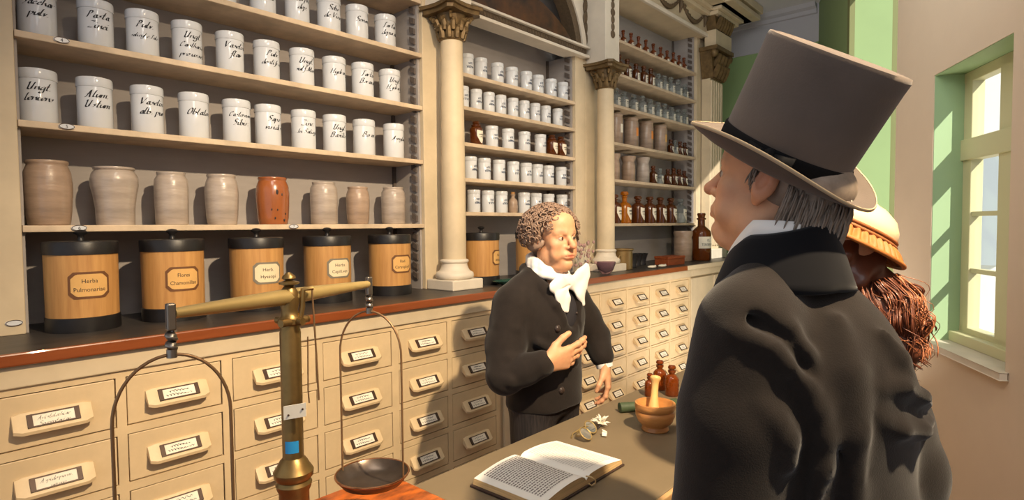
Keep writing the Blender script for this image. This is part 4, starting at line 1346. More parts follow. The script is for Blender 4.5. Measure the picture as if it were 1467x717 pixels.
cr_ = MB()
cr_.tube([along(-0.030, -0.01, 0.547), along(0.030, -0.01, 0.547)], 0.0065, 8)
cr_.tube([along(0, -0.028, 0.547), along(0, 0.028, 0.547)], 0.0065, 8)
cr_.tube([along(0.008, -0.012, 0.54), along(0.012, -0.016, 0.57), along(0.012, -0.018, 0.598), along(0.026, -0.026, 0.600)], 0.0045, 8)
cr_.build('bracket', M['brass'], t, smooth=50)
ZBM = 0.586
bmz = lambda s: ZBM + 0.0 * s
be = MB()
ns = 24
pts = []
rr = []
for i in range(ns + 1):
    u = -1 + 2 * i / ns
    pts.append(along(u * 0.204, 0, ZBM + 0.001 + 0.001 * abs(u)))
    rr.append(0.0075 + 0.0075 * (1 - abs(u)) ** 0.8)
be.tube(pts, rr, 10, flat=0.9)
be.build('beam', M['beam'], t, smooth=50)
for sgn, zt in ((-1, ZBM + 0.002), (1, ZBM + 0.002)):
    e = along(sgn * 0.208, 0, zt)
    ew = Vector(e)
    em = MB()
    em.box(e[0] - 0.0055, e[0] + 0.0055, e[1] - 0.0055, e[1] + 0.0055, zt - 0.022, zt + 0.014)
    em.build('end_block', M['steel'], t, bevel=0.002)
    lk = MB()
    tw = []
    for i in range(25):
        u = i / 24
        tw.append((e[0] + 0.005 * math.cos(u * 12), e[1] + 0.005 * math.sin(u * 12), zt - 0.022 - 0.024 * u))
    lk.tube(tw, 0.0032, 6)
    lk.ball((e[0], e[1], zt - 0.030), (0.007, 0.007, 0.006), 10, 6)
    lk.ball((e[0], e[1], zt - 0.042), (0.007, 0.007, 0.006), 10, 6)
    lk.lathe([(0.0065, -0.058), (0.0065, -0.047)], (e[0], e[1], zt), 12)
    lk.build('link', M['steel'], t, smooth=60)
    za = zt - 0.054
    hgt = 0.332
    # stirrup lies square to the viewer-facing side of the pan
    sd = Vector((0.42, -0.91, 0)) if sgn > 0 else Vector((0.95, -0.31, 0))
    sd.normalize()
    hw_ = 0.068
    st = []
    zend = za - hgt
    st.append((e[0] - sd.x * hw_, e[1] - sd.y * hw_, zend))
    for i in range(0, 25):
        a = PI - PI * i / 24
        st.append((e[0] + sd.x * hw_ * math.cos(a), e[1] + sd.y * hw_ * math.cos(a), za - 0.085 + 0.085 * math.sin(a)))
    st.append((e[0] + sd.x * hw_, e[1] + sd.y * hw_, zend))
    MB().tube(st, 0.0023 if sgn < 0 else 0.0021, 8).build('stirrup', M['wire'], t, smooth=60)
    pz = zend + 0.004
    pn = MB().lathe([(0.002, -0.022), (0.04, -0.021), (0.060, -0.013), (0.068, -0.003), (0.072, 0.003), (0.070, 0.005), (0.058, -0.009), (0.04, -0.016), (0.001, -0.017)], (e[0], e[1], pz), 40)
    p_ = pn.build('pan', M['pan'], t, smooth=60)
    MB().tube([(e[0] + 0.0715 * math.cos(a), e[1] + 0.0715 * math.sin(a), pz + 0.004) for a in [2 * PI * i / 40 for i in range(41)]], 0.0022, 6).build('rim', M['copper'], p_, smooth=60)
pn_ = MB()
pn_.tube([along(0.024, -0.026, 0.597), along(0.028, -0.028, 0.50), along(0.030, -0.03, 0.410)], 0.0016, 6)
pn_.tube([along(0.014, -0.024, 0.52), along(0.010, -0.026, 0.43), along(0.012, -0.026, 0.41)], 0.0012, 6)
pn_.build('pointer', M['wire'], t)
vr = Vector((0.664, -0.748, 0))
vf = Vector((-0.748, -0.664, 0))
c0 = vf * 0.026 + vr * 0.008
tg = MB()
o_ = []
for dx, dz in ((-0.018, -0.014), (0.018, -0.008), (0.018, 0.014), (-0.018, 0.008)):
    pz = c0 + vr * (dx + 0.006)
    o_.append((pz.x, pz.y, 0.404 + dz))
tg.add(o_ + [(a - vf.x * 0.002, b - vf.y * 0.002, c) for a, b, c in o_], [(0, 1, 2, 3), (7, 6, 5, 4), (0, 4, 5, 1), (1, 5, 6, 2), (2, 6, 7, 3), (3, 7, 4, 0)])
tg_ = tg.build('paper_tag', M['sticker'], t)
dt = MB()
for dx, dz in ((-0.010, -0.006), (0.013, 0.004)):
    pz = c0 + vr * (dx + 0.006) + vf * 0.0005
    dt.ball((pz.x, pz.y, 0.404 + dz), 0.0018, 8, 6)
dt.build('tag_hole', M['holder'], tg_)
mid = math.atan2(vf.y, vf.x)
MB().grid(lambda i, j: (0.0173 * math.cos(mid + 0.25 + 1.3 * (i - 0.5)), 0.0173 * math.sin(mid + 0.25 + 1.3 * (i - 0.5)), 0.331 + 0.020 * j), 10, 1).build('blue_sticker', M['blue'], t, smooth=60)
# ------------------------------------------------------------------ figures: smooth implicit surfaces polygonised with surface nets
def rotm(rx=0.0, ry=0.0, rz=0.0):
    return np.array((Matrix.Rotation(rz, 3, 'Z') @ Matrix.Rotation(ry, 3, 'Y') @ Matrix.Rotation(rx, 3, 'X')))


class Sdf:
    """E: ellipsoid, C: tapered capsule (optional flattening), B: rounded box; each joined (+) or cut (-) with its own blend"""
    def __init__(s):
        s.p = []
        s.field = None

    def E(s, c, r, k=0.02, op='+', rot=None):
        s.p.append(('E', np.array(c, float), np.array(r, float), k, op, rot))
        return s

    def C(s, a, b, ra, rb, k=0.02, op='+', sc=(1, 1, 1)):
        s.p.append(('C', np.array(a, float), np.array(b, float), k, op, (ra, rb, np.array(sc, float))))
        return s

    def chain(s, pts, rs, k=0.02, op='+', sc=(1, 1, 1)):
        for i in range(len(pts) - 1):
            s.C(pts[i], pts[i + 1], rs[i], rs[i + 1], k, op, sc)
        return s

    def B(s, c, h, k=0.01, op='+', rot=None, rad=0.0):
        s.p.append(('B', np.array(c, float), np.array(h, float), k, op, rot, rad))
        return s

    def mirror(s, fn):
        for sx in (1, -1):
            fn(s, sx)
        return s

    @staticmethod
    def dist(q, P):
        if q[0] == 'E':
            d = P - q[1]
            if q[5] is not None:
                d = d @ q[5]
            a = np.sqrt(((d / q[2]) ** 2).sum(-1))
            b = np.sqrt(((d / q[2] ** 2) ** 2).sum(-1)) + 1e-9
            return a * (a - 1) / b
        if q[0] == 'C':
            ra, rb, sc = q[5]
            A, Bv, X = q[1] / sc, q[2] / sc, P / sc
            ba = Bv - A
            t = np.clip(((X - A) @ ba) / (ba @ ba + 1e-12), 0, 1)
            d = np.sqrt(((X - A - t[..., None] * ba) ** 2).sum(-1)) - (ra + (rb - ra) * t)
            return d * sc.min()
        d = P - q[1]
        if q[5] is not None:
            d = d @ q[5]
        d = np.abs(d) - q[2]
        return np.sqrt((np.maximum(d, 0) ** 2).sum(-1)) + np.minimum(d.max(-1), 0) - q[6]

    @staticmethod
    def box(q):
        if q[0] == 'E' or q[0] == 'B':
            r = q[2].max() * (1.75 if q[0] == 'B' else 1.0) if q[5] is not None else q[2]
            return q[1] - r, q[1] + r
        ra, rb, sc = q[5]
        m = max(ra, rb) * sc
        return np.minimum(q[1], q[2]) - m, np.maximum(q[1], q[2]) + m

    def mesh(s, h, name, m, colour=None, smooth=True, xf=None, disp=None, relax=1):
        lo = np.min([s.box(q)[0] for q in s.p if q[4] == '+'], 0) - 3 * h
        hi = np.max([s.box(q)[1] for q in s.p if q[4] == '+'], 0) + 3 * h
        n = np.ceil((hi - lo) / h).astype(int) + 1
        ax = [lo[i] + h * np.arange(n[i]) for i in range(3)]
        F = np.full(n, 1.0, np.float32)
        for q in s.p:
            k, op = q[3], q[4]
            a, b = s.box(q)
            mg = max(2.5 * k, 4 * h)
            i0 = np.clip(np.floor((a - mg - lo) / h).astype(int), 0, n)
            i1 = np.clip(np.ceil((b + mg - lo) / h).astype(int) + 1, 0, n)
            if (i1 <= i0).any():
                continue
            sl_ = tuple(slice(i0[i], i1[i]) for i in range(3))
            G = np.stack(np.meshgrid(*[ax[i][i0[i]:i1[i]] for i in range(3)], indexing='ij'), -1)
            d = s.dist(q, G).astype(np.float32)
            f = F[sl_]
            if op == '+':
                u = np.clip(0.5 + 0.5 * (f - d) / k, 0, 1)
                F[sl_] = f * (1 - u) + d * u - k * u * (1 - u)
            else:
                u = np.clip(0.5 - 0.5 * (f + d) / k, 0, 1)
                F[sl_] = f * (1 - u) - d * u + k * u * (1 - u)
        if disp is not None:
            near = np.abs(F) < 0.04
            ii = np.argwhere(near)
            P = lo + ii * h
            F[near] += disp(P).astype(np.float32)
        sg = F < 0
        c = np.zeros(n - 1, np.int8)
        for dx in (0, 1):
            for dy in (0, 1):
                for dz in (0, 1):
                    c += sg[dx:n[0] - 1 + dx, dy:n[1] - 1 + dy, dz:n[2] - 1 + dz]
        act = (c > 0) & (c < 8)
        cell = np.argwhere(act)
        idx = np.full(n - 1, -1, np.int64)
        idx[act] = np.arange(len(cell))
        acc = np.zeros((len(cell), 3))
        cnt = np.zeros(len(cell))
        for axis in range(3):
            o1, o2 = [i for i in range(3) if i != axis]
            for e1 in (0, 1):
                for e2 in (0, 1):
                    p = cell.copy()
                    p[:, o1] += e1
                    p[:, o2] += e2
                    q2 = p.copy()
                    q2[:, axis] += 1
                    fa = F[p[:, 0], p[:, 1], p[:, 2]]
                    fb = F[q2[:, 0], q2[:, 1], q2[:, 2]]
                    x = (fa < 0) != (fb < 0)
                    t = np.where(x, fa / np.where(x, fa - fb, 1), 0)
                    pos = p.astype(float)
                    pos[:, axis] += t
                    acc += np.where(x[:, None], pos, 0)
                    cnt += x
        V = acc / cnt[:, None]
        faces = []
        for axis in range(3):
            o1, o2 = (axis + 1) % 3, (axis + 2) % 3
            sa = np.take(sg, range(0, n[axis] - 1), axis)
            sb = np.take(sg, range(1, n[axis]), axis)
            e = np.argwhere(sa != sb)
            ok = (e[:, o1] > 0) & (e[:, o2] > 0) & (e[:, o1] < n[o1] - 1) & (e[:, o2] < n[o2] - 1)
            e = e[ok]
            inside = sg[e[:, 0], e[:, 1], e[:, 2]]

            def cid(d1, d2):
                p = e.copy()
                p[:, o1] -= d1
                p[:, o2] -= d2
                return idx[p[:, 0], p[:, 1], p[:, 2]]
            qd = np.stack([cid(1, 1), cid(0, 1), cid(0, 0), cid(1, 0)], 1)
            qd[~inside] = qd[~inside][:, ::-1]
            faces.append(qd)
        Q = np.concatenate(faces)
        Q = Q[(Q >= 0).all(1)]
        for _ in range(relax):
            A = np.zeros_like(V)
            N = np.zeros(len(V))
            for i in range(4):
                np.add.at(A, Q[:, i], V[Q[:, (i + 1) % 4]] + V[Q[:, (i + 3) % 4]])
                np.add.at(N, Q[:, i], 2)
            V = 0.5 * V + 0.5 * A / np.maximum(N, 1)[:, None]
        W = lo + V * h
        return W, Q, (colour(W) if colour is not None else None)


def raw_mesh(name, parts, m):
    """join (verts, quads, colours) sets into one mesh"""
    off = 0
    VV, QQ, CC = [], [], []
    for V, Q, c in parts:
        VV.append(V)
        QQ.append(Q + off)
        off += len(V)
        CC.append(c if c is not None else np.full((len(V), 3), 0.5))
    V, Q, Cc = np.concatenate(VV), np.concatenate(QQ), np.concatenate(CC)
    me = bpy.data.meshes.new(name)
    me.vertices.add(len(V))
    me.vertices.foreach_set('co', V.astype(np.float32).ravel())
    me.loops.add(len(Q) * 4)
    me.loops.foreach_set('vertex_index', Q.astype(np.int32).ravel())
    me.polygons.add(len(Q))
    me.polygons.foreach_set('loop_start', np.arange(0, len(Q) * 4, 4, dtype=np.int32))
    me.polygons.foreach_set('use_smooth', np.ones(len(Q), bool))
    me.update(calc_edges=True)
    me.validate()
    at = me.color_attributes.new('Col', 'FLOAT_COLOR', 'POINT')
    at.data.foreach_set('color', np.concatenate([Cc, np.ones((len(Cc), 1))], 1).astype(np.float32).ravel())
    me.materials.append(m)
    return me


def place(parts, R, t):
    return [(V @ np.array(R).T + np.array(t), Q, c) for V, Q, c in parts]


def head_sdf(nose=1.0, jowl=0.0, ears=True):
    """x = right, y = forward, z = up, origin between the ears"""
    s = Sdf()
    s.E((0, -0.018, 0.048), (0.076, 0.096, 0.082), 0.02)
    s.E((0, 0.035, 0.02), (0.064, 0.058, 0.07), 0.03)
    s.E((0, 0.040, -0.045), (0.056, 0.050, 0.062), 0.03)
    s.C((-0.035, 0.01, -0.075), (0.035, 0.01, -0.075), 0.034, 0.034, 0.03)
    s.C((-0.030, 0.012, -0.078), (0, 0.066, -0.098), 0.026, 0.020, 0.02)
    s.C((0.030, 0.012, -0.078), (0, 0.066, -0.098), 0.026, 0.020, 0.02)
    s.E((0, 0.076, -0.104), (0.020, 0.017, 0.017), 0.018)
    s.E((0, 0.04, -0.118), (0.034 + jowl, 0.036, 0.016 + jowl), 0.02)
    for x in (-1, 1):
        s.E((x * 0.042, 0.062, -0.026), (0.023, 0.019, 0.019), 0.02)
        s.E((x * 0.040, 0.060, -0.062), (0.020 + jowl, 0.018, 0.024), 0.02)
        s.C((x * 0.014, 0.089, 0.020), (x * 0.044, 0.072, 0.022), 0.011, 0.010, 0.014)
        s.E((x * 0.031, 0.094, 0.000), (0.017, 0.013, 0.011), 0.010, '-')
    s.E((0, 0.066, 0.062), (0.045, 0.028, 0.035), 0.03)
    # nose
    s.C((0, 0.088, 0.012), (0, 0.112 + 0.004 * nose, -0.030), 0.0085, 0.0115 * nose, 0.010)
    s.E((0, 0.114 + 0.004 * nose, -0.033), (0.0125 * nose, 0.012, 0.0115), 0.006)
    for x in (-1, 1):
        s.E((x * 0.0125, 0.100, -0.037), (0.0080, 0.010, 0.0080), 0.006)
        s.E((x * 0.0065, 0.108, -0.0455), (0.0042, 0.005, 0.003), 0.003, '-')
        # eyelids
        s.C((x * 0.019, 0.083, 0.0055), (x * 0.044, 0.076, 0.0045), 0.0050, 0.0045, 0.004)
        s.C((x * 0.031, 0.0855, 0.0085), (x * 0.036, 0.084, 0.008), 0.0050, 0.0050, 0.005)
        s.C((x * 0.019, 0.082, -0.0085), (x * 0.043, 0.075, -0.0085), 0.0048, 0.0046, 0.005)
        s.C((x * 0.019, 0.088, -0.035), (x * 0.034, 0.076, -0.07), 0.006, 0.005, 0.01)
    # mouth
    s.E((0, 0.088, -0.066), (0.030, 0.015, 0.020), 0.012)
    s.C((-0.018, 0.094, -0.0655), (0.018, 0.094, -0.0655), 0.0048, 0.0048, 0.005)
    s.C((-0.003, 0.0985, -0.0645), (0.003, 0.0985, -0.0645), 0.0052, 0.0052, 0.005)
    s.C((-0.014, 0.095, -0.0765), (0.014, 0.095, -0.0765), 0.0062, 0.0062, 0.005)
    s.C((-0.024, 0.094, -0.0725), (0.0, 0.1045, -0.0708), 0.0016, 0.0018, 0.002, '-')
    s.C((0.024, 0.094, -0.0725), (0.0, 0.1045, -0.0708), 0.0016, 0.0018, 0.002, '-')
    s.E((0, 0.094, -0.088), (0.020, 0.007, 0.004), 0.006, '-')
    if ears:
        for x in (-1, 1):
            r = rotm(0.25, x * 0.0, x * -0.45)
            s.E((x * 0.078, -0.012, -0.004), (0.0075, 0.019, 0.032), 0.006, rot=r)
            s.E((x * 0.074, -0.002, -0.030), (0.007, 0.010, 0.013), 0.006)
            s.E((x * 0.086, -0.008, 0.002), (0.006, 0.010, 0.018), 0.004, '-', rot=r)
    # neck
    s.C((0, -0.022, -0.06), (0, -0.040, -0.20), 0.054, 0.058, 0.03)
    return s


SK = np.array(lin((220, 164, 124)))


def skin_colour(ear=True):
    red = np.array(lin((196, 98, 74)))

    def f(V):
        c = np.tile(SK, (len(V), 1))

        def blob(p, r, col, a):
            nonlocal c
            d = np.sqrt((((V - np.array(p)) / np.array(r)) ** 2).sum(1))
            w = (a * np.clip(1.3 - d, 0, 1))[:, None]
            c = c * (1 - w) + np.array(col) * w
        blob((0, 0.098, -0.071), (0.022, 0.02, 0.0105), lin((178, 86, 70)), 0.85)
        for x in (-1, 1):
            blob((x * 0.042, 0.07, -0.035), (0.026, 0.03, 0.024), red, 0.32)
            blob((x * 0.08, -0.01, -0.005), (0.02, 0.03, 0.04), red, 0.35)
            blob((x * 0.031, 0.085, -0.002), (0.022, 0.02, 0.010), lin((150, 96, 74)), 0.6)
            blob((x * 0.029, 0.085, 0.026), (0.022, 0.02, 0.0065), lin((128, 92, 70)), 0.55)
        blob((0, 0.118, -0.034), (0.02, 0.02, 0.018), red, 0.4)
        return c
    return f


def hand_sdf(sd, curls, spread=(0.10, 0.02, -0.06, -0.16), thumb=((0.75, 0.62, -0.25), (0.35, 0.9, -0.25))):
    """wrist at origin, fingers along +y, back of the hand +z, thumb on the side sd*x"""
    s = Sdf()
    s.C((0, -0.022, 0), (0, 0.0, 0), 0.022, 0.024, 0.02, sc=(1, 1, 0.8))
    s.C((0, 0.0, 0), (sd * 0.002, 0.05, 0.0), 0.024, 0.033, 0.02, sc=(1, 1, 0.5))
    bs = [(sd * 0.027, 0.086), (sd * 0.008, 0.092), (-sd * 0.012, 0.087), (-sd * 0.030, 0.076)]
    ln_ = [0.95, 1.05, 0.98, 0.78]
    for i, (bx, by) in enumerate(bs):
        s.C((bx * 0.55, 0.015, 0.0), (bx, by, 0.002), 0.013, 0.0112, 0.012)
        p = np.array((bx, by, 0.002))
        ang = 0.0
        r0 = (0.0100, 0.0102, 0.0098, 0.0086)[i]
        sp_ = sd * spread[i]
        for j, L in enumerate((0.043, 0.026, 0.021)):
            ang += curls[i][j]
            d = np.array((math.sin(sp_) * math.cos(ang), math.cos(sp_) * math.cos(ang), -math.sin(ang)))
            q = p + d * L * ln_[i]
            s.C(p, q, r0 * (1 - 0.08 * j), r0 * (0.94 - 0.10 * j), 0.004)
            s.E(p + np.array((0, 0, 0.0015)), (r0 * 1.05,) * 3, 0.004)
            p = q
    b = np.array((sd * 0.016, 0.014, -0.006))
    m1 = b + np.array((sd * 0.026, 0.030, -0.010))
    s.C(b, m1, 0.0165, 0.0125, 0.012)
    d1 = np.array((sd * thumb[0][0], thumb[0][1], thumb[0][2]))
    d1 /= np.linalg.norm(d1)
    d2 = np.array((sd * thumb[1][0], thumb[1][1], thumb[1][2]))
    d2 /= np.linalg.norm(d2)
    m2 = m1 + d1 * 0.034
    m3 = m2 + d2 * 0.026
    s.C(m1, m2, 0.0118, 0.0106, 0.005)
    s.C(m2, m3, 0.0106, 0.0088, 0.004)
    return s


def hand_colour(V):
    c = np.tile(SK, (len(V), 1))
    w = np.clip((V[:, 1] - 0.10) / 0.08, 0, 1)[:, None] * 0.3
    return c * (1 - w) + np.array(lin((206, 116, 86))) * w


def frame(F_, D_):
    """rotation whose y axis is F_ and z axis is close to D_"""
    y = Vector(F_).normalized()
    z = Vector(D_)
    z = (z - y * z.dot(y)).normalized()
    x = y.cross(z)
    return np.array(((x.x, y.x, z.x), (x.y, y.y, z.y), (x.z, y.z, z.z)))


def eyes(parent, R, t, gaze=0.0):
    for x in (-1, 1):
        c = np.array(R) @ np.array((x * 0.031, 0.0765, -0.001)) + np.array(t)
        e = MB().ball((0, 0, 0), 0.0125, 16, 10).build('eye', M['eyew'], parent, tuple(c), smooth=180)
        g = np.array(R) @ np.array((math.sin(gaze), math.cos(gaze), 0.02))
        n_ = Vector(g).normalized()
        pts = [n_ * 0.0100]
        mb = MB()
        a = n_.orthogonal().normalized()
        b = n_.cross(a)
        ring_ = [n_ * 0.0116 + (a * math.cos(u) + b * math.sin(u)) * 0.0066 for u in [2 * PI * i / 16 for i in range(16)]]
        vs = [n_ * 0.0132] + ring_
        mb.add(vs, [(0, i + 1, (i + 1) % 16 + 1) for i in range(16)])
        mb.build('iris', M['iris'], e, smooth=180)


def to_world(o, yaw, loc):
    o.location = loc
    o.rotation_euler = (0, 0, yaw)


# ---------- the clerk behind the table (local: x right, y forward)
CW = (1.885, 1.50, 0.0)
CY_ = PI
Rh = rotm(0.03, 0.02, -0.20)
Th = (0.005, 0.055, 1.497)
head = head_sdf(1.0, 0.003)
parts = place([head.mesh(0.0030, 'h', None, skin_colour())], Rh, Th)
core = Sdf()
core.C((0, -0.0, 1.36), (0, 0, 1.22), 0.055, 0.10, 0.03).C((0, 0, 1.22), (0, 0, 0.85), 0.13, 0.13, 0.03, sc=(1, 0.75, 1))
for x in (-1, 1):
    core.C((x * 0.075, 0, 0.85), (x * 0.085, 0.0, 0.48), 0.085, 0.055, 0.03).C((x * 0.085, 0, 0.48), (x * 0.09, -0.01, 0.10), 0.055, 0.04, 0.02)
    core.C((x * 0.09, -0.01, 0.08), (x * 0.10, 0.11, 0.05), 0.04, 0.03, 0.02)
rE, rW = (0.275, 0.03, 0.985), (0.215, 0.185, 1.045)
lE, lW = (-0.275, 0.07, 1.06), (-0.235, 0.135, 0.965)
core.chain([(0.16, 0, 1.24), rE, (0.245, 0.11, 1.015), rW], [0.045, 0.036, 0.030, 0.026], 0.02)
core.chain([(-0.16, 0, 1.24), lE, lW], [0.045, 0.036, 0.026], 0.02)
parts.append(core.mesh(0.009, 'b', None, lambda V: np.tile(SK, (len(V), 1))))
RH = hand_sdf(-1, [(0.12, 0.18, 0.12), (0.2, 0.22, 0.15), (0.3, 0.28, 0.2), (0.38, 0.3, 0.2)], thumb=((0.55, 0.75, 0.05), (0.35, 0.95, 0.0)))
# directions in local space (local = world turned by pi)
parts += place([RH.mesh(0.0026, 'r', None, hand_colour)], frame((-0.95, 0.26, 0.14), (0.50, 0.80, -0.25)) * 1.18, rW)
LH = hand_sdf(1, [(0.35, 0.45, 0.3), (0.42, 0.5, 0.3), (0.48, 0.5, 0.35), (0.55, 0.5, 0.35)], thumb=((0.55, 0.8, -0.45), (0.1, 0.9, -0.5)))
parts += place([LH.mesh(0.0026, 'l', None, hand_colour)], frame((-0.02, 0.12, -0.98), (-0.45, 0.88, 0.1)), (-0.24, 0.145, 0.945))
clerk = put('person', raw_mesh('clerk_body', parts, M['skin']))
to_world(clerk, CY_, CW)
tag(clerk, 'curly-haired man in black jacket and white bow cravat standing behind the table, one hand raised', 'person')
eyes(clerk, Rh, Th, -0.25)

j = Sdf()
j.C((0, 0.0, 0.80), (0, 0.0, 1.12), 0.190, 0.190, 0.03, sc=(1, 0.72, 1))
j.E((0, 0.01, 1.17), (0.195, 0.135, 0.16), 0.04)
for x in (-1, 1):
    j.C((x * 0.06, -0.01, 1.335), (x * 0.175, -0.01, 1.255), 0.055, 0.072, 0.04)
j.chain([(0.185, -0.005, 1.235), (0.235, 0.0, 1.10), rE], [0.082, 0.075, 0.072], 0.02)
j.chain([rE, (0.245, 0.11, 1.015), (0.222, 0.165, 1.04)], [0.070, 0.058, 0.050], 0.015)
j.chain([(-0.185, -0.005, 1.235), (-0.24, 0.03, 1.14), lE], [0.082, 0.074, 0.066], 0.02)
j.chain([lE, (-0.242, 0.125, 0.985)], [0.064, 0.050], 0.015)
# collar roll and lapels
for x in (-1, 1):
    j.chain([(0, -0.080, 1.375), (x * 0.062, -0.05, 1.372), (x * 0.085, 0.01, 1.345), (x * 0.088, 0.07, 1.30), (x * 0.075, 0.115, 1.24), (x * 0.045, 0.135, 1.17)], [0.020, 0.022, 0.024, 0.026, 0.024, 0.014], 0.012)
# sleeve wrinkles
j.chain([(0.30, -0.02, 1.08), (0.285, 0.06, 1.06), (0.235, 0.08, 1.06)], [0.012, 0.016, 0.010], 0.02)
j.chain([(0.335, 0.02, 1.0), (0.31, 0.09, 0.985), (0.265, 0.12, 0.975)], [0.010, 0.014, 0.010], 0.02)
j.chain([(0.24, -0.06, 1.19), (0.27, 0.0, 1.17), (0.24, 0.06, 1.16)], [0.010, 0.014, 0.010], 0.02)
j.chain([(0.16, 0.10, 1.10), (0.06, 0.14, 1.04), (-0.03, 0.145, 1.0)], [0.008, 0.012, 0.006], 0.03)
j.chain([(-0.29, 0.06, 1.12), (-0.29, 0.11, 1.08)], [0.012, 0.012], 0.02)
# open front, waist cut, neck opening
j.E((-0.012, 0.165, 1.235), (0.052, 0.075, 0.10), 0.015, '-')
j.chain([(-0.05, 0.15, 1.15), (-0.085, 0.16, 1.0), (-0.095, 0.16, 0.80)], [0.012, 0.008, 0.012], 0.008, '-')
j.E((0, 0.03, 1.40), (0.062, 0.075, 0.07), 0.012, '-')
j.B((0, 0, 0.715), (0.4, 0.4, 0.105), 0.012, '-', rotm(-0.05, 0.02, 0))


def cloth(a, f):
    def d(P):
        return a * (np.sin(P[:, 0] * f + 3 * np.sin(P[:, 2] * 11)) * np.sin(P[:, 2] * f * 0.7 + 2 * np.sin(P[:, 1] * 13)) * 0.6)
    return d


jk = put('jacket', raw_mesh('clerk_jacket', [j.mesh(0.0055, 'j', None, None, disp=cloth(0.004, 32))], M['coatb']), clerk)
jk['label'] = 'black double-breasted jacket'


def front_y(s, x, z):
    ys = np.linspace(0.30, 0.0, 300)
    P = np.stack([np.full(300, x), ys, np.full(300, z)], 1)
    F = np.full(300, 1.0)
    for q in s.p:
        k, op = q[3], q[4]
        d = s.dist(q, P)
        if op == '+':
            u = np.clip(0.5 + 0.5 * (F - d) / k, 0, 1)
            F = F * (1 - u) + d * u - k * u * (1 - u)
        else:
            u = np.clip(0.5 - 0.5 * (F + d) / k, 0, 1)
            F = F * (1 - u) - d * u + k * u * (1 - u)
    i = np.argmax(F < 0)
    return float(ys[i])


for x, z in ((0.085, 1.150), (0.055, 0.90), (0.07, 1.02)):
    if z == 1.02:
        continue
    y = front_y(j, x, z)
    MB().lathe([(0.002, 0.008), (0.010, 0.007), (0.0145, 0.002), (0.0145, -0.004)], n=18).xf(Matrix.Rotation(-PI / 2, 4, 'X')).build('button', M['button'], jk, (x, y, z), smooth=60)
v = Sdf()
v.C((0, 0.005, 0.90), (0, 0.01, 1.15), 0.168, 0.165, 0.03, sc=(1, 0.72, 1)).E((0, 0.02, 1.20), (0.155, 0.112, 0.13), 0.03)
wc = put('waistcoat', raw_mesh('clerk_waistcoat', [v.mesh(0.008, 'v', None, None)], M['vest']), clerk)
for i in range(3):
    z = 1.195 - 0.035 * i
    MB().ball((-0.045 - 0.006 * i, front_y(v, -0.045, z) + 0.002, z), 0.006, 10, 6).build('button', M['button'], wc, smooth=80)
tr = Sdf()
tr.E((0, 0.0, 0.84), (0.17, 0.125, 0.10), 0.03)
for x in (-1, 1):
    tr.C((x * 0.082, 0.005, 0.84), (x * 0.09, 0.0, 0.46), 0.098, 0.075, 0.03).C((x * 0.09, 0, 0.46), (x * 0.092, -0.01, 0.09), 0.075, 0.062, 0.02)
put('trousers', raw_mesh('clerk_trousers', [tr.mesh(0.008, 't', None, None)], M['trouser']), clerk)
for x in (-1, 1):
    sh = Sdf().C((x * 0.092, -0.03, 0.045), (x * 0.10, 0.12, 0.035), 0.045, 0.036, 0.02).B((0, 0, -0.05), (0.4, 0.4, 0.052), 0.004, '-')
    put('shoe', raw_mesh('clerk_shoe', [sh.mesh(0.006, 's', None, None)], M['shoe']), clerk)
# white cuffs
for nm, p, q in (('cuff', (0.2225, 0.160, 1.038), (0.2125, 0.192, 1.048)), ('cuff', (-0.241, 0.130, 0.975), (-0.243, 0.140, 0.938))):
    MB().tube([p, ((p[0] + q[0]) / 2, (p[1] + q[1]) / 2, (p[2] + q[2]) / 2), q], [0.034, 0.037, 0.036], 18).build('cuff', M['linen'], clerk, smooth=60)
# cravat: wound neckcloth and a wide bow
cv = Sdf()
for k, (z, r, y0) in enumerate(((1.405, 0.068, 0.012), (1.385, 0.073, 0.018), (1.362, 0.078, 0.022))):
    pts = [(r * math.cos(a), y0 + r * 0.95 * math.sin(a), z - 0.018 * math.sin(a)) for a in [2 * PI * i / 14 for i in range(15)]]
    cv.chain(pts, [0.015] * 15, 0.010)
cv.E((-0.02, 0.115, 1.318), (0.022, 0.02, 0.022), 0.012)
cv.E((0.0, 0.10, 1.335), (0.035, 0.03, 0.03), 0.02)
# bow wings: flattened folds
cv.chain([(-0.02, 0.118, 1.318), (0.055, 0.125, 1.325), (0.092, 0.122, 1.312)], [0.016, 0.026, 0.024], 0.012, sc=(1, 0.45, 1))
cv.chain([(0.01, 0.122, 1.315), (0.055, 0.130, 1.275), (0.045, 0.135, 1.225)], [0.016, 0.028, 0.018], 0.010, sc=(1, 0.40, 1))
cv.chain([(0.02, 0.125, 1.305), (0.025, 0.138, 1.26), (0.03, 0.142, 1.215)], [0.012, 0.018, 0.010], 0.006, sc=(1, 0.45, 1))
cv.chain([(-0.02, 0.118, 1.318), (-0.07, 0.13, 1.345), (-0.112, 0.135, 1.375)], [0.014, 0.024, 0.020], 0.010, sc=(1, 0.45, 1))
cv.chain([(-0.03, 0.120, 1.315), (-0.085, 0.135, 1.30), (-0.115, 0.14, 1.345)], [0.012, 0.024, 0.016], 0.010, sc=(1, 0.45, 1))
cv.chain([(-0.03, 0.122, 1.308), (-0.07, 0.135, 1.27), (-0.085, 0.140, 1.228)], [0.012, 0.022, 0.010], 0.008, sc=(1, 0.45, 1))
cv.chain([(0.0, 0.13, 1.31), (0.08, 0.142, 1.30)], [0.004, 0.003], 0.004, '-')
put('cravat', raw_mesh('clerk_cravat', [cv.mesh(0.0034, 'c', None, None)], M['linen']), clerk)

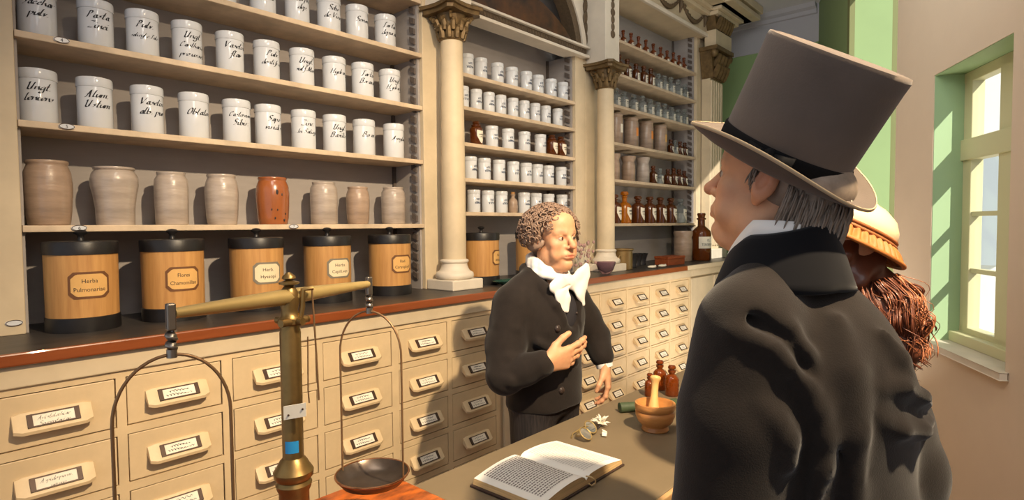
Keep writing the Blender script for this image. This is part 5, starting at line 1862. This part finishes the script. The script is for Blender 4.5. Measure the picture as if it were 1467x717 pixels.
# curly hair
hb = Sdf()
hb.E((0, -0.03, 0.052), (0.088, 0.098, 0.088), 0.02)
for x in (-1, 1):
    hb.E((x * 0.080, -0.022, 0.015), (0.034, 0.055, 0.060), 0.02)
hb.E((0, -0.07, -0.01), (0.07, 0.045, 0.06), 0.02)
hb.E((0, 0.10, 0.03), (0.068, 0.085, 0.085), 0.012, '-')
for x in (-1, 1):
    hb.E((x * 0.09, 0.065, -0.02), (0.04, 0.06, 0.07), 0.012, '-')
hbase = place([hb.mesh(0.005, 'hb', None, None, disp=cloth(0.012, 120))], Rh, Th)
hr = put('hair', raw_mesh('clerk_hair', hbase, M['hairc']), clerk)
cu = MB()
rh = random.Random(11)
n_c = 0
while n_c < 520:
    a = rh.uniform(0, 2 * PI)
    e = rh.uniform(-0.5, 1.45)
    d = Vector((math.cos(a) * math.cos(e), math.sin(a) * math.cos(e), math.sin(e)))
    side_ = abs(d.x)
    p = Vector(((0.090 + 0.028 * side_) * d.x, -0.026 + 0.104 * d.y, 0.044 + (0.092 if d.z > 0 else 0.105) * d.z))
    if p.y > 0.060 and p.z < 0.080:
        continue
    if p.y > 0.030 and p.z < 0.045:
        continue
    if p.z < -0.035 and p.y > -0.01:
        continue
    n_c += 1
    t1 = d.orthogonal().normalized()
    t1 = (t1 * math.cos(a * 3) + d.cross(t1) * math.sin(a * 3)).normalized()
    t2 = d.cross(t1)
    rad = rh.uniform(0.008, 0.014)
    turns = rh.uniform(1.2, 2.0)
    pts = []
    for i in range(13):
        u = i / 12
        w = 2 * PI * turns * u
        pts.append(p + d * (-0.004 + 0.026 * u) + t1 * (rad * (1 - 0.3 * u) * math.cos(w) + 0.012 * u) + t2 * (rad * (1 - 0.3 * u) * math.sin(w)) + Vector((0, 0, -0.010 * u)))
    cu.tube(pts, [0.0030] * 12 + [0.0010], 5)
mt_ = Matrix([list(Rh[i]) + [Th[i]] for i in range(3)] + [[0, 0, 0, 1]])
cu.xf(mt_)
cu.build('curls', M['hairc'], hr, smooth=180)

# ---------- the man in the top hat (seen from behind)
HW = (1.095, 0.272, 0.0)
HYAW = math.atan2(-0.364, 0.931)
Rhd = rotm(math.radians(13), 0, math.radians(-3.4) - HYAW)
Thd = (-0.046, 0.046, 1.622)
hd2 = head_sdf(0.98, 0.004).B((0, 0, 0.145), (0.2, 0.2, 0.1), 0.008, '-', rotm(0.25, 0, 0))
parts = place([hd2.mesh(0.0030, 'h', None, skin_colour())], Rhd, Thd)
core = Sdf()
core.C((-0.056, 0.026, 1.52), (-0.050, 0.010, 1.40), 0.052, 0.056, 0.03).C((-0.03, 0, 1.28), (0, 0, 0.9), 0.10, 0.13, 0.05, sc=(1, 0.75, 1))
for x in (-1, 1):
    core.C((x * 0.085, 0, 0.90), (x * 0.095, 0.0, 0.5), 0.09, 0.06, 0.03).C((x * 0.095, 0, 0.5), (x * 0.10, -0.01, 0.10), 0.06, 0.045, 0.02)
    core.C((x * 0.10, -0.01, 0.08), (x * 0.11, 0.13, 0.05), 0.045, 0.032, 0.02)
e1, w1 = (-0.190, 0.020, 1.06), (-0.165, 0.085, 0.80)
e2, w2 = (0.165, -0.04, 1.10), (0.15, 0.19, 1.00)
core.C((-0.14, 0, 1.33), e1, 0.05, 0.045, 0.02).C(e1, w1, 0.042, 0.030, 0.02)
core.C((0.08, 0, 1.27), e2, 0.045, 0.045, 0.02).C(e2, w2, 0.042, 0.030, 0.02)
parts.append(core.mesh(0.010, 'b', None, lambda V: np.tile(SK, (len(V), 1))))
crl = [(0.3, 0.4, 0.3)] * 4
parts += place([hand_sdf(1, crl).mesh(0.003, 'l', None, hand_colour)], frame((0.05, 0.25, -0.97), (-0.8, 0.5, 0.1)), w1)
parts += place([hand_sdf(-1, crl).mesh(0.003, 'r', None, hand_colour)], frame((-0.3, 0.9, -0.2), (0.6, 0.2, 0.7)), w2)
cust = put('person', raw_mesh('customer_body', parts, M['skin']))
to_world(cust, HYAW, HW)
tag(cust, 'man in grey top hat and dark coat seen from behind, looking across the table', 'person')
eyes(cust, Rhd, Thd)

c = Sdf()
c.C((0, -0.01, 0.98), (0, -0.01, 1.24), 0.165, 0.172, 0.04, sc=(1, 0.76, 1))
c.E((-0.038, -0.018, 1.29), (0.138, 0.114, 0.155), 0.05)
c.C((0, -0.02, 0.98), (0, -0.01, 0.52), 0.170, 0.215, 0.04, sc=(1, 0.80, 1))
c.C((-0.095, 0.014, 1.478), (-0.156, 0.004, 1.405), 0.048, 0.062, 0.04)
c.C((-0.045, 0.000, 1.468), (0.085, -0.012, 1.310), 0.050, 0.056, 0.04)
c.chain([(-0.160, 0.004, 1.384), (-0.182, 0.010, 1.24), e1], [0.084, 0.088, 0.086], 0.02)
c.chain([e1, (-0.178, 0.05, 0.94), (-0.166, 0.08, 0.83)], [0.086, 0.076, 0.064], 0.02)
c.chain([(0.098, -0.012, 1.292), (0.138, -0.03, 1.20), e2], [0.060, 0.074, 0.080], 0.02)
c.chain([e2, (0.160, 0.08, 1.04), (0.152, 0.155, 1.01)], [0.078, 0.066, 0.058], 0.02)
# cloth folds on sleeve and back
c.chain([(-0.200, 0.012, 1.428), (-0.184, -0.010, 1.434), (-0.180, -0.045, 1.422), (-0.168, -0.076, 1.394), (-0.147, -0.091, 1.357), (-0.138, -0.096, 1.322)], [0.008, 0.012, 0.013, 0.013, 0.012, 0.008], 0.012)
c.chain([(-0.222, 0.02, 1.404), (-0.230, -0.026, 1.388), (-0.213, -0.058, 1.376), (-0.193, -0.074, 1.366)], [0.010, 0.013, 0.013, 0.011], 0.012)
c.chain([(-0.214, -0.002, 1.420), (-0.206, -0.048, 1.404), (-0.183, -0.078, 1.382)], [0.0062, 0.0087, 0.005], 0.014, '-')
c.chain([(-0.198, -0.074, 1.368), (-0.183, -0.084, 1.345), (-0.156, -0.094, 1.315), (-0.142, -0.104, 1.28), (-0.134, -0.110, 1.24), (-0.134, -0.106, 1.19), (-0.142, -0.098, 1.12)], [0.012, 0.013, 0.013, 0.014, 0.014, 0.012, 0.006], 0.014)
c.chain([(-0.172, -0.088, 1.362), (-0.158, -0.094, 1.342), (-0.146, -0.100, 1.325)], [0.0037, 0.0062, 0.0037], 0.010, '-')
c.chain([(-0.112, -0.100, 1.31), (-0.106, -0.112, 1.27), (-0.102, -0.116, 1.22), (-0.100, -0.114, 1.14), (-0.100, -0.110, 1.04)], [0.0025, 0.0062, 0.0074, 0.0074, 0.0062], 0.014, '-')
c.chain([(-0.215, -0.068, 1.285), (-0.195, -0.078, 1.262), (-0.182, -0.084, 1.235), (-0.175, -0.085, 1.19)], [0.006, 0.011, 0.012, 0.006], 0.02)
c.chain([(-0.085, -0.095, 1.41), (-0.092, -0.118, 1.33), (-0.090, -0.128, 1.24), (-0.080, -0.126, 1.12)], [0.004, 0.007, 0.009, 0.009], 0.03)
c.chain([(-0.036, -0.122, 1.385), (-0.054, -0.140, 1.33), (-0.064, -0.148, 1.26), (-0.070, -0.146, 1.18), (-0.074, -0.142, 1.05)], [0.0019, 0.005, 0.0062, 0.0074, 0.0074], 0.012, '-')
c.chain([(-0.022, -0.128, 1.384), (0.0, -0.138, 1.345), (0.018, -0.146, 1.315)], [0.006, 0.011, 0.008], 0.016)
c.chain([(-0.050, -0.138, 1.305), (-0.010, -0.148, 1.305), (0.044, -0.146, 1.28), (0.120, -0.118, 1.25)], [0.006, 0.012, 0.013, 0.008], 0.014)
c.chain([(-0.045, -0.156, 1.282), (0.005, -0.162, 1.270), (0.062, -0.154, 1.255), (0.130, -0.130, 1.238)], [0.0037, 0.0074, 0.0074, 0.0037], 0.014, '-')
c.chain([(-0.055, -0.142, 1.262), (-0.015, -0.150, 1.240), (0.045, -0.146, 1.228), (0.130, -0.115, 1.220)], [0.006, 0.012, 0.013, 0.008], 0.014)
c.E((-0.058, 0.05, 1.550), (0.062, 0.080, 0.070), 0.01, '-')
c.B((0, 0, 0.40), (0.6, 0.6, 0.12), 0.01, '-')
ct_ = put('coat', raw_mesh('customer_coat', [c.mesh(0.0058, 'c', None, None, disp=cloth(0.0022, 20), relax=9)], M['coath']), cust)
# fall collar of black velvet
cl = MB()


def collar(i, jv):
    a = PI * 0.5 + (i - 0.5) * 2 * PI * 0.86 + PI          # open at the front (+y)
    ca, sa = math.cos(a), math.sin(a)
    prof = [(0.064, 1.510), (0.067, 1.540), (0.072, 1.549), (0.079, 1.538), (0.090, 1.500), (0.102, 1.452)]
    f = jv * 5
    k = min(4, int(f))
    u = f - k
    r = prof[k][0] * (1 - u) + prof[k + 1][0] * u
    z = prof[k][1] * (1 - u) + prof[k + 1][1] * u
    back = max(0, -sa)
    side = abs(ca)
    if jv > 0.5:
        r += 0.010 * side * (jv - 0.5) * 2
        z += (-0.010 * back + 0.004 * side) * (jv - 0.5) * 2
    fr_ = max(0, sa)
    z -= 0.075 * fr_ ** 1.5 + 0.026 * side * (1 - 0.6 * jv)
    return (-0.056 + r * ca * 1.0, 0.026 + r * sa * 1.02 + 0.018 * fr_, z)


cl.grid(collar, 40, 15)
o = cl.build('collar', M['velvet'], ct_, smooth=180, solid=0.006)
o['label'] = 'black velvet fall collar'
sc_ = MB()


def shirt(i, jv):
    a = PI * 0.5 + (i - 0.5) * 2 * PI * 0.9 + PI
    ca, sa = math.cos(a), math.sin(a)
    fr_ = max(0, sa)
    r = 0.0615 + 0.006 * jv
    z = 1.470 + 0.078 * jv - 0.085 * fr_ + 0.008 * jv * abs(ca)
    return (-0.056 + r * ca, 0.030 + r * sa * 1.05 + 0.03 * fr_ * (0.4 + 0.6 * jv), z)


sc_.grid(shirt, 40, 5)
sc_.build('shirt_collar', M['linen'], cust, smooth=180, solid=0.003)
tr = Sdf()
for x in (-1, 1):
    tr.C((x * 0.09, 0.0, 0.85), (x * 0.10, 0.0, 0.46), 0.10, 0.08, 0.03).C((x * 0.10, 0, 0.46), (x * 0.102, -0.01, 0.09), 0.08, 0.066, 0.02)
put('trousers', raw_mesh('customer_trousers', [tr.mesh(0.009, 't', None, None)], M['trouser']), cust)
for x in (-1, 1):
    sh = Sdf().C((x * 0.102, -0.03, 0.048), (x * 0.112, 0.14, 0.036), 0.047, 0.037, 0.02).B((0, 0, -0.05), (0.5, 0.5, 0.052), 0.004, '-')
    put('shoe', raw_mesh('customer_shoe', [sh.mesh(0.007, 's', None, None)], M['shoe']), cust)

# straight grey hair below the hat
hs = MB()
rh = random.Random(5)
hcap = Sdf()
hcap.E((0, -0.026, 0.005), (0.080, 0.097, 0.055), 0.02).E((0, -0.075, -0.020), (0.058, 0.034, 0.055), 0.03)
hcap.E((0, 0.10, 0.02), (0.10, 0.078, 0.12), 0.01, '-')
for x in (-1, 1):
    hcap.E((x * 0.09, 0.005, -0.02), (0.035, 0.055, 0.05), 0.01, '-')
hair2 = put('hair', raw_mesh('customer_hair', place([hcap.mesh(0.005, 'hb', None, None)], Rhd, Thd), M['hairg']), cust)
for k in range(900):
    a = rh.uniform(0.30, PI - 0.30) + PI        # back of the head, behind the ears
    front = rh.random() < 0.05
    if front:
        a = rh.choice((-0.30, PI + 0.30)) + PI + rh.uniform(-0.10, 0.10)
    ca, sa = math.cos(a), math.sin(a)
    z0_ = rh.uniform(-0.02, 0.012) + 0.02 * sa
    if front:
        z0_ = rh.uniform(0.01, 0.03)
    rr0 = 1.0
    kk = rh.uniform(0.92, 1.05)
    p = Vector((0.079 * ca * kk, -0.020 + 0.094 * sa * kk, z0_))
    d = Vector((ca * 0.08, sa * 0.02 + 0.05, -1)).normalized()
    temple = front
    L = rh.uniform(0.02, 0.04) if temple else rh.uniform(0.055, 0.095)
    pts = []
    ph = rh.uniform(0, 6)
    for i in range(6):
        u = i / 5
        q = p + d * (L * u) + Vector((ca, sa, 0)) * (0.006 * math.sin(ph + 3 * u) + 0.004 * math.sin(PI * u))
        if q.z < -0.01 and not temple:
            q += Vector((-ca * 0.012, 0.018 * (1 + sa) + 0.0, 0)) * ((-0.01 - q.z) / 0.08)
        pts.append(q)
    hs.tube(pts, [0.0014, 0.0019, 0.0019, 0.0017, 0.0013, 0.0005], 4)
hs.xf(Matrix([list(Rhd[i]) + [Thd[i]] for i in range(3)] + [[0, 0, 0, 1]]))
hs.build('strands', M['hairg'], hair2, smooth=180)

# the top hat
ax = Vector((-0.130, -0.508, 0.845)).normalized()
fw = Vector((-0.627 * 0.664 + 0.627 * 0.748, 0.627 * 0.748 + 0.627 * 0.664, 0.46))
fw = (fw - ax * fw.dot(ax)).normalized()
sd_ = ax.cross(fw)
hc = Vector((1.067, 0.332, 1.652))
Mw = Matrix(((fw.x, sd_.x, ax.x, hc.x), (fw.y, sd_.y, ax.y, hc.y), (fw.z, sd_.z, ax.z, hc.z), (0, 0, 0, 1)))
Ml = (Matrix.Translation(HW) @ Matrix.Rotation(HYAW, 4, 'Z')).inverted() @ Mw
CRX, CRY = 0.112, 0.097


def ell(prof, n=56, lift=None):
    mb = MB()
    vs, fs = [], []
    for r, z in prof:
        for k in range(n):
            a = 2 * PI * k / n
            ca, sa = math.cos(a), math.sin(a)
            zz = z + (lift(r, a) if lift else 0)
            vs.append((ca * CRX * r, sa * CRY * r, zz))
    for j_ in range(len(prof) - 1):
        for k in range(n):
            k2 = (k + 1) % n
            fs.append((j_ * n + k, j_ * n + k2, (j_ + 1) * n + k2, (j_ + 1) * n + k))
    return mb.add(vs, fs)


crown = ell([(0.97, 0.0), (0.985, 0.05), (1.0, 0.11), (1.02, 0.172), (1.03, 0.187), (1.015, 0.194), (0.9, 0.1955), (0.4, 0.196), (0.01, 0.196)])
hat = crown.xf(Ml).build('top_hat', M['felt'], cust, smooth=70)
hat['label'] = 'tall grey felt top hat with black band'


def curl(r, a):
    t = max(0, (r - 1.0) / 0.5)
    return 0.030 * t ** 1.6 * math.sin(a) ** 2 - 0.004 * t * math.cos(a) ** 2


br = ell([(0.96, 0.002), (1.05, 0.0), (1.2, 0.0), (1.36, 0.002), (1.47, 0.006), (1.49, 0.009), (1.47, 0.010), (1.36, 0.007), (1.2, 0.005), (1.05, 0.006), (0.98, 0.010)], lift=curl)
br.xf(Ml).build('brim', M['felt'], hat, smooth=60)
eg = ell([(1.48, 0.005), (1.495, 0.0055), (1.499, 0.008), (1.492, 0.0105), (1.475, 0.0105)], lift=curl)
eg.xf(Ml).build('brim_binding', mat('pale_binding', (176, 156, 126), 0.8), hat, smooth=60)
bdm = ell([(0.99, 0.004), (1.005, 0.006), (1.012, 0.036), (0.995, 0.040)])
bdm.xf(Ml).build('hat_band', M['ribbon'], hat, smooth=60)
bow = MB()
for s_ in (-1, 1):
    bow.add([(s_ * 0.004, CRY + 0.004, 0.010), (s_ * 0.004, CRY + 0.006, 0.034), (s_ * 0.040, CRY + 0.003, 0.042 if s_ < 0 else 0.036), (s_ * 0.038, CRY + 0.003, 0.006)], [(0, 1, 2, 3)])
bow.ball((0, CRY + 0.006, 0.022), (0.009, 0.006, 0.016), 10, 8)
bwm = Matrix.Translation((-0.020, 0.0, 0))
bow.xf(Ml @ bwm).build('bow', M['ribbon'], hat, solid=0.006, smooth=60)

# ---------- the woman in the bonnet, behind the man's shoulder
LWp = (1.505, 0.365, 0.0)
LY = math.radians(-4)
Rw = rotm(0.1, 0, 0)
Tw = (0.0, -0.01, 1.465)
parts = place([head_sdf(0.85, 0.0).mesh(0.0045, 'h', None, skin_colour())], np.array(Rw) * 0.93, Tw)
core = Sdf()
core.C((0, 0.0, 1.33), (0, 0, 1.22), 0.045, 0.09, 0.03).C((0, 0, 1.22), (0, 0, 0.85), 0.11, 0.12, 0.03, sc=(1, 0.75, 1))
for x in (-1, 1):
    core.C((x * 0.07, 0, 0.85), (x * 0.08, 0, 0.1), 0.08, 0.04, 0.03).C((x * 0.08, 0, 0.07), (x * 0.085, 0.10, 0.05), 0.035, 0.03, 0.02)
    core.C((x * 0.12, 0, 1.22), (x * 0.14, 0.02, 0.98), 0.042, 0.034, 0.02).C((x * 0.14, 0.02, 0.98), (x * 0.09, 0.17, 0.95), 0.034, 0.024, 0.02)
parts.append(core.mesh(0.010, 'b', None, lambda V: np.tile(SK, (len(V), 1))))
parts += place([hand_sdf(1, crl).mesh(0.0034, 'l', None, hand_colour)], frame((0.6, 0.7, -0.1), (-0.3, 0.4, 0.8)), (-0.09, 0.17, 0.95))
parts += place([hand_sdf(-1, crl).mesh(0.0034, 'r', None, hand_colour)], frame((-0.6, 0.7, -0.1), (0.3, 0.4, 0.8)), (0.09, 0.17, 0.95))
lady = put('person', raw_mesh('lady_body', parts, M['skin']))
to_world(lady, LY, LWp)
tag(lady, 'woman with long auburn hair and straw bonnet standing behind the man in the top hat', 'person')
eyes(lady, np.array(Rw) * 0.93, Tw)
dr = Sdf()
dr.C((0, 0, 0.98), (0, 0, 1.16), 0.115, 0.135, 0.03, sc=(1, 0.78, 1)).C((0, 0, 0.98), (0, 0, 0.10), 0.12, 0.165, 0.03)
for x in (-1, 1):
    dr.C((x * 0.04, 0, 1.28), (x * 0.115, 0, 1.215), 0.04, 0.05, 0.03)
    dr.C((x * 0.12, 0, 1.21), (x * 0.14, 0.02, 0.99), 0.055, 0.048, 0.02).C((x * 0.14, 0.02, 0.99), (x * 0.10, 0.15, 0.955), 0.046, 0.034, 0.02)
dr.E((0, 0.02, 1.345), (0.05, 0.055, 0.05), 0.01, '-')
dr.B((0, 0, -0.08), (0.6, 0.6, 0.085), 0.01, '-')
put('dress', raw_mesh('lady_dress', [dr.mesh(0.010, 'd', None, None, disp=lambda P: 0.006 * np.sin(np.arctan2(P[:, 1], P[:, 0]) * 14) * np.clip(1 - P[:, 2], 0, 1))], M['dress']), lady)
#BONNET
bax = Vector((0.44 * 0.664 - 0.10 * 0.748, -0.44 * 0.748 - 0.10 * 0.664, 0.89)).normalized()
bf = Vector((-0.80 * 0.664 + 0.38 * 0.748, 0.80 * 0.748 + 0.38 * 0.664, 0.44))
bf = (bf - bax * bf.dot(bax)).normalized()
bs_ = bax.cross(bf)
bc = Vector((1.512, 0.330, 1.548))
Mw = Matrix(((bf.x, bs_.x, bax.x, bc.x), (bf.y, bs_.y, bax.y, bc.y), (bf.z, bs_.z, bax.z, bc.z), (0, 0, 0, 1)))
Mb = (Matrix.Translation(LWp) @ Matrix.Rotation(LY, 4, 'Z')).inverted() @ Mw
CRX, CRY = 0.118, 0.108
dome = ell([(1.0, 0.0), (1.02, 0.012), (0.98, 0.026), (0.86, 0.046), (0.66, 0.060), (0.4, 0.069), (0.01, 0.073)])
bon = dome.xf(Mb).build('bonnet', M['satin'], lady, smooth=180)
bon['label'] = 'cream satin bonnet with plaited straw brim'
pb_ = MB()
pb_.grid(lambda i, j_: (math.cos(2 * PI * i) * CRX * (1.0 + 0.30 * j_ + 0.012 * math.sin(i * 2 * PI * 46) * j_), math.sin(2 * PI * i) * CRY * (1.0 + 0.30 * j_ + 0.012 * math.sin(i * 2 * PI * 46) * j_), -0.004 - 0.030 * j_ + 0.006 * math.sin(i * 2 * PI * 46) * math.sin(PI * j_)), 276, 8)
pb_.xf(Mb).build('straw_brim', M['straw'], bon, smooth=180, solid=0.002)
rm_ = MB()
rm_.tube([tuple(Mb @ Vector((math.cos(a) * CRX * 1.31, math.sin(a) * CRY * 1.31, -0.035))) for a in [2 * PI * i / 48 for i in range(49)]], 0.005, 8)
rm_.build('brim_edge', M['straw'], bon, smooth=180)
rm_ = MB()
for q in range(2):
    rm_.tube([tuple(Mb @ Vector((math.cos(a) * CRX * (1.02 + 0.02 * q), math.sin(a) * CRY * (1.02 + 0.02 * q), 0.004 - 0.009 * q))) for a in [2 * PI * i / 48 for i in range(49)]], 0.004, 8)
rm_.build('brim_cord', mat('brown_cord', (150, 92, 50), 0.6), bon, smooth=180)

# long wavy hair down her back
rh = random.Random(21)
iv = (Matrix.Translation(LWp) @ Matrix.Rotation(LY, 4, 'Z')).inverted()
base_a = iv @ Vector((1.500, 0.268, 1.405))
base_b = iv @ Vector((1.500, 0.196, 1.235))
hcore = Sdf()
hcore.chain([tuple(base_a.lerp(base_b, u)) for u in (0.0, 0.25, 0.5, 0.75, 0.95)], [0.050, 0.062, 0.058, 0.044, 0.02], 0.02)
hcore.E((Tw[0], Tw[1] - 0.030, Tw[2] + 0.005), (0.082, 0.080, 0.090), 0.03)
hcore.E((Tw[0] + 0.02, Tw[1] - 0.06, Tw[2] - 0.07), (0.070, 0.05, 0.080), 0.03)
lh = put('hair', raw_mesh('lady_hair', [hcore.mesh(0.007, 'x', None, None, disp=cloth(0.02, 70))], M['hairw']), lady)
dv = (base_b - base_a).normalized()
n1 = dv.orthogonal().normalized()
n2 = dv.cross(n1)
def lock(mb, loose):
    a = rh.uniform(0, 2 * PI)
    r0 = 0.074 * math.sqrt(rh.uniform(0.35, 1))
    L = rh.uniform(0.72, 1.10) * (1.12 if loose else 1)
    ph, ph2 = rh.uniform(0, 6.3), rh.uniform(0, 6.3)
    wv = rh.uniform(0.008, 0.016) * (1.6 if loose else 1)
    fq = rh.uniform(8, 15)
    for j_ in range(1 if loose else 15):
        dx, dy, dp = rh.gauss(0, 0.005), rh.gauss(0, 0.005), rh.gauss(0, 0.35)
        pts = []
        for i in range(22):
            u = i / 21 * L
            sp_ = r0 * (0.72 + 0.34 * min(1, u * 3.5)) * (1 - 0.85 * max(0, u - 0.35)) * (1.25 if loose else 1)
            c0 = base_a.lerp(base_b, u - 0.06)
            w_ = wv * (0.3 + min(1, u * 2))
            k = 1 + 0.8 * u
            pts.append(c0 + n1 * (math.cos(a) * sp_ + dx * k + w_ * math.sin(ph + dp + fq * u)) + n2 * (math.sin(a) * sp_ + dy * k + w_ * math.cos(ph2 + dp + fq * 0.9 * u)))
        rr_ = 0.0007 if loose else rh.uniform(0.0010, 0.0018)
        mb.tube(pts, [rr_] * 21 + [rr_ * 0.3], 4)


for nm, mm, cnt in (('strands', 'hairw', 52), ('light_strands', 'hairwl', 30), ('loose_strands', 'hairwl', 24)):
    hm_ = MB()
    for k in range(cnt):
        lock(hm_, nm == 'loose_strands')
    hm_.build(nm, M[mm], lh, smooth=180)
# ------------------------------------------------------------------ light
wd = bpy.data.worlds.new('world')
SC.world = wd
wd.use_nodes = True
bg = wd.node_tree.nodes['Background']
bg.inputs['Color'].default_value = (0.80, 0.88, 1.0, 1)
bg.inputs['Strength'].default_value = 0.70


def lamp(name, kind, energy, color, loc, target=None, size=0.1, angle=None, blend=0.5):
    l = bpy.data.lights.new(name, kind)
    l.energy = energy
    l.color = color
    o = bpy.data.objects.new(name, l)
    COL.objects.link(o)
    o.location = loc
    if target is not None:
        o.rotation_euler = (Vector(target) - Vector(loc)).to_track_quat('-Z', 'Y').to_euler()
    if kind == 'SPOT':
        l.spot_size = math.radians(angle)
        l.spot_blend = blend
        l.shadow_soft_size = size
    if kind == 'AREA':
        l.size = size
    if kind == 'SUN':
        l.angle = math.radians(0.6)
    return o


lamp('key_spot', 'SPOT', 690, (1.0, 0.78, 0.51), (0.9, -0.6, 3.2), (2.2, 2.2, 0.6), 0.04, 80, 0.75)
lamp('fill_area', 'AREA', 31, (0.88, 0.94, 1.0), (0.3, -1.6, 3.2), (2.6, 2.2, 1.8), 2.2)
lamp('sun', 'SUN', 6.0, (1.0, 0.93, 0.8), (0, -5, 6), (0.435, -5 + 0.79, 6 - 0.62))
SC.view_settings.view_transform = 'Standard'
SC.view_settings.look = 'None'
SC.view_settings.exposure = 0.0

lamp('wall_fill', 'AREA', 34, (1.0, 0.93, 0.82), (0.6, 1.0, 3.6), (4.2, 0.2, 1.6), 1.2)  # added fill light that brightens the window wall
lamp('far_fill', 'AREA', 18, (0.95, 1.0, 0.95), (3.0, 0.9, 3.7), (6.9, 2.0, 2.6), 1.0)  # added fill light that lifts the far green wall
lamp('sun_proxy_spot', 'SPOT', 1250, (1.0, 0.88, 0.7), (2.5, -1.1, 3.3), (1.22, 0.27, 1.70), 0.03, 17, 0.6)  # added spot standing in for window sun on hat, bonnet and shoulder
lamp('bounce_fill', 'AREA', 20, (1.0, 0.9, 0.76), (4.3, 1.35, 0.3), (5.6, 2.2, 3.9), 0.8)  # added hidden lamp aimed up, imitating sunlight bounced off the floor
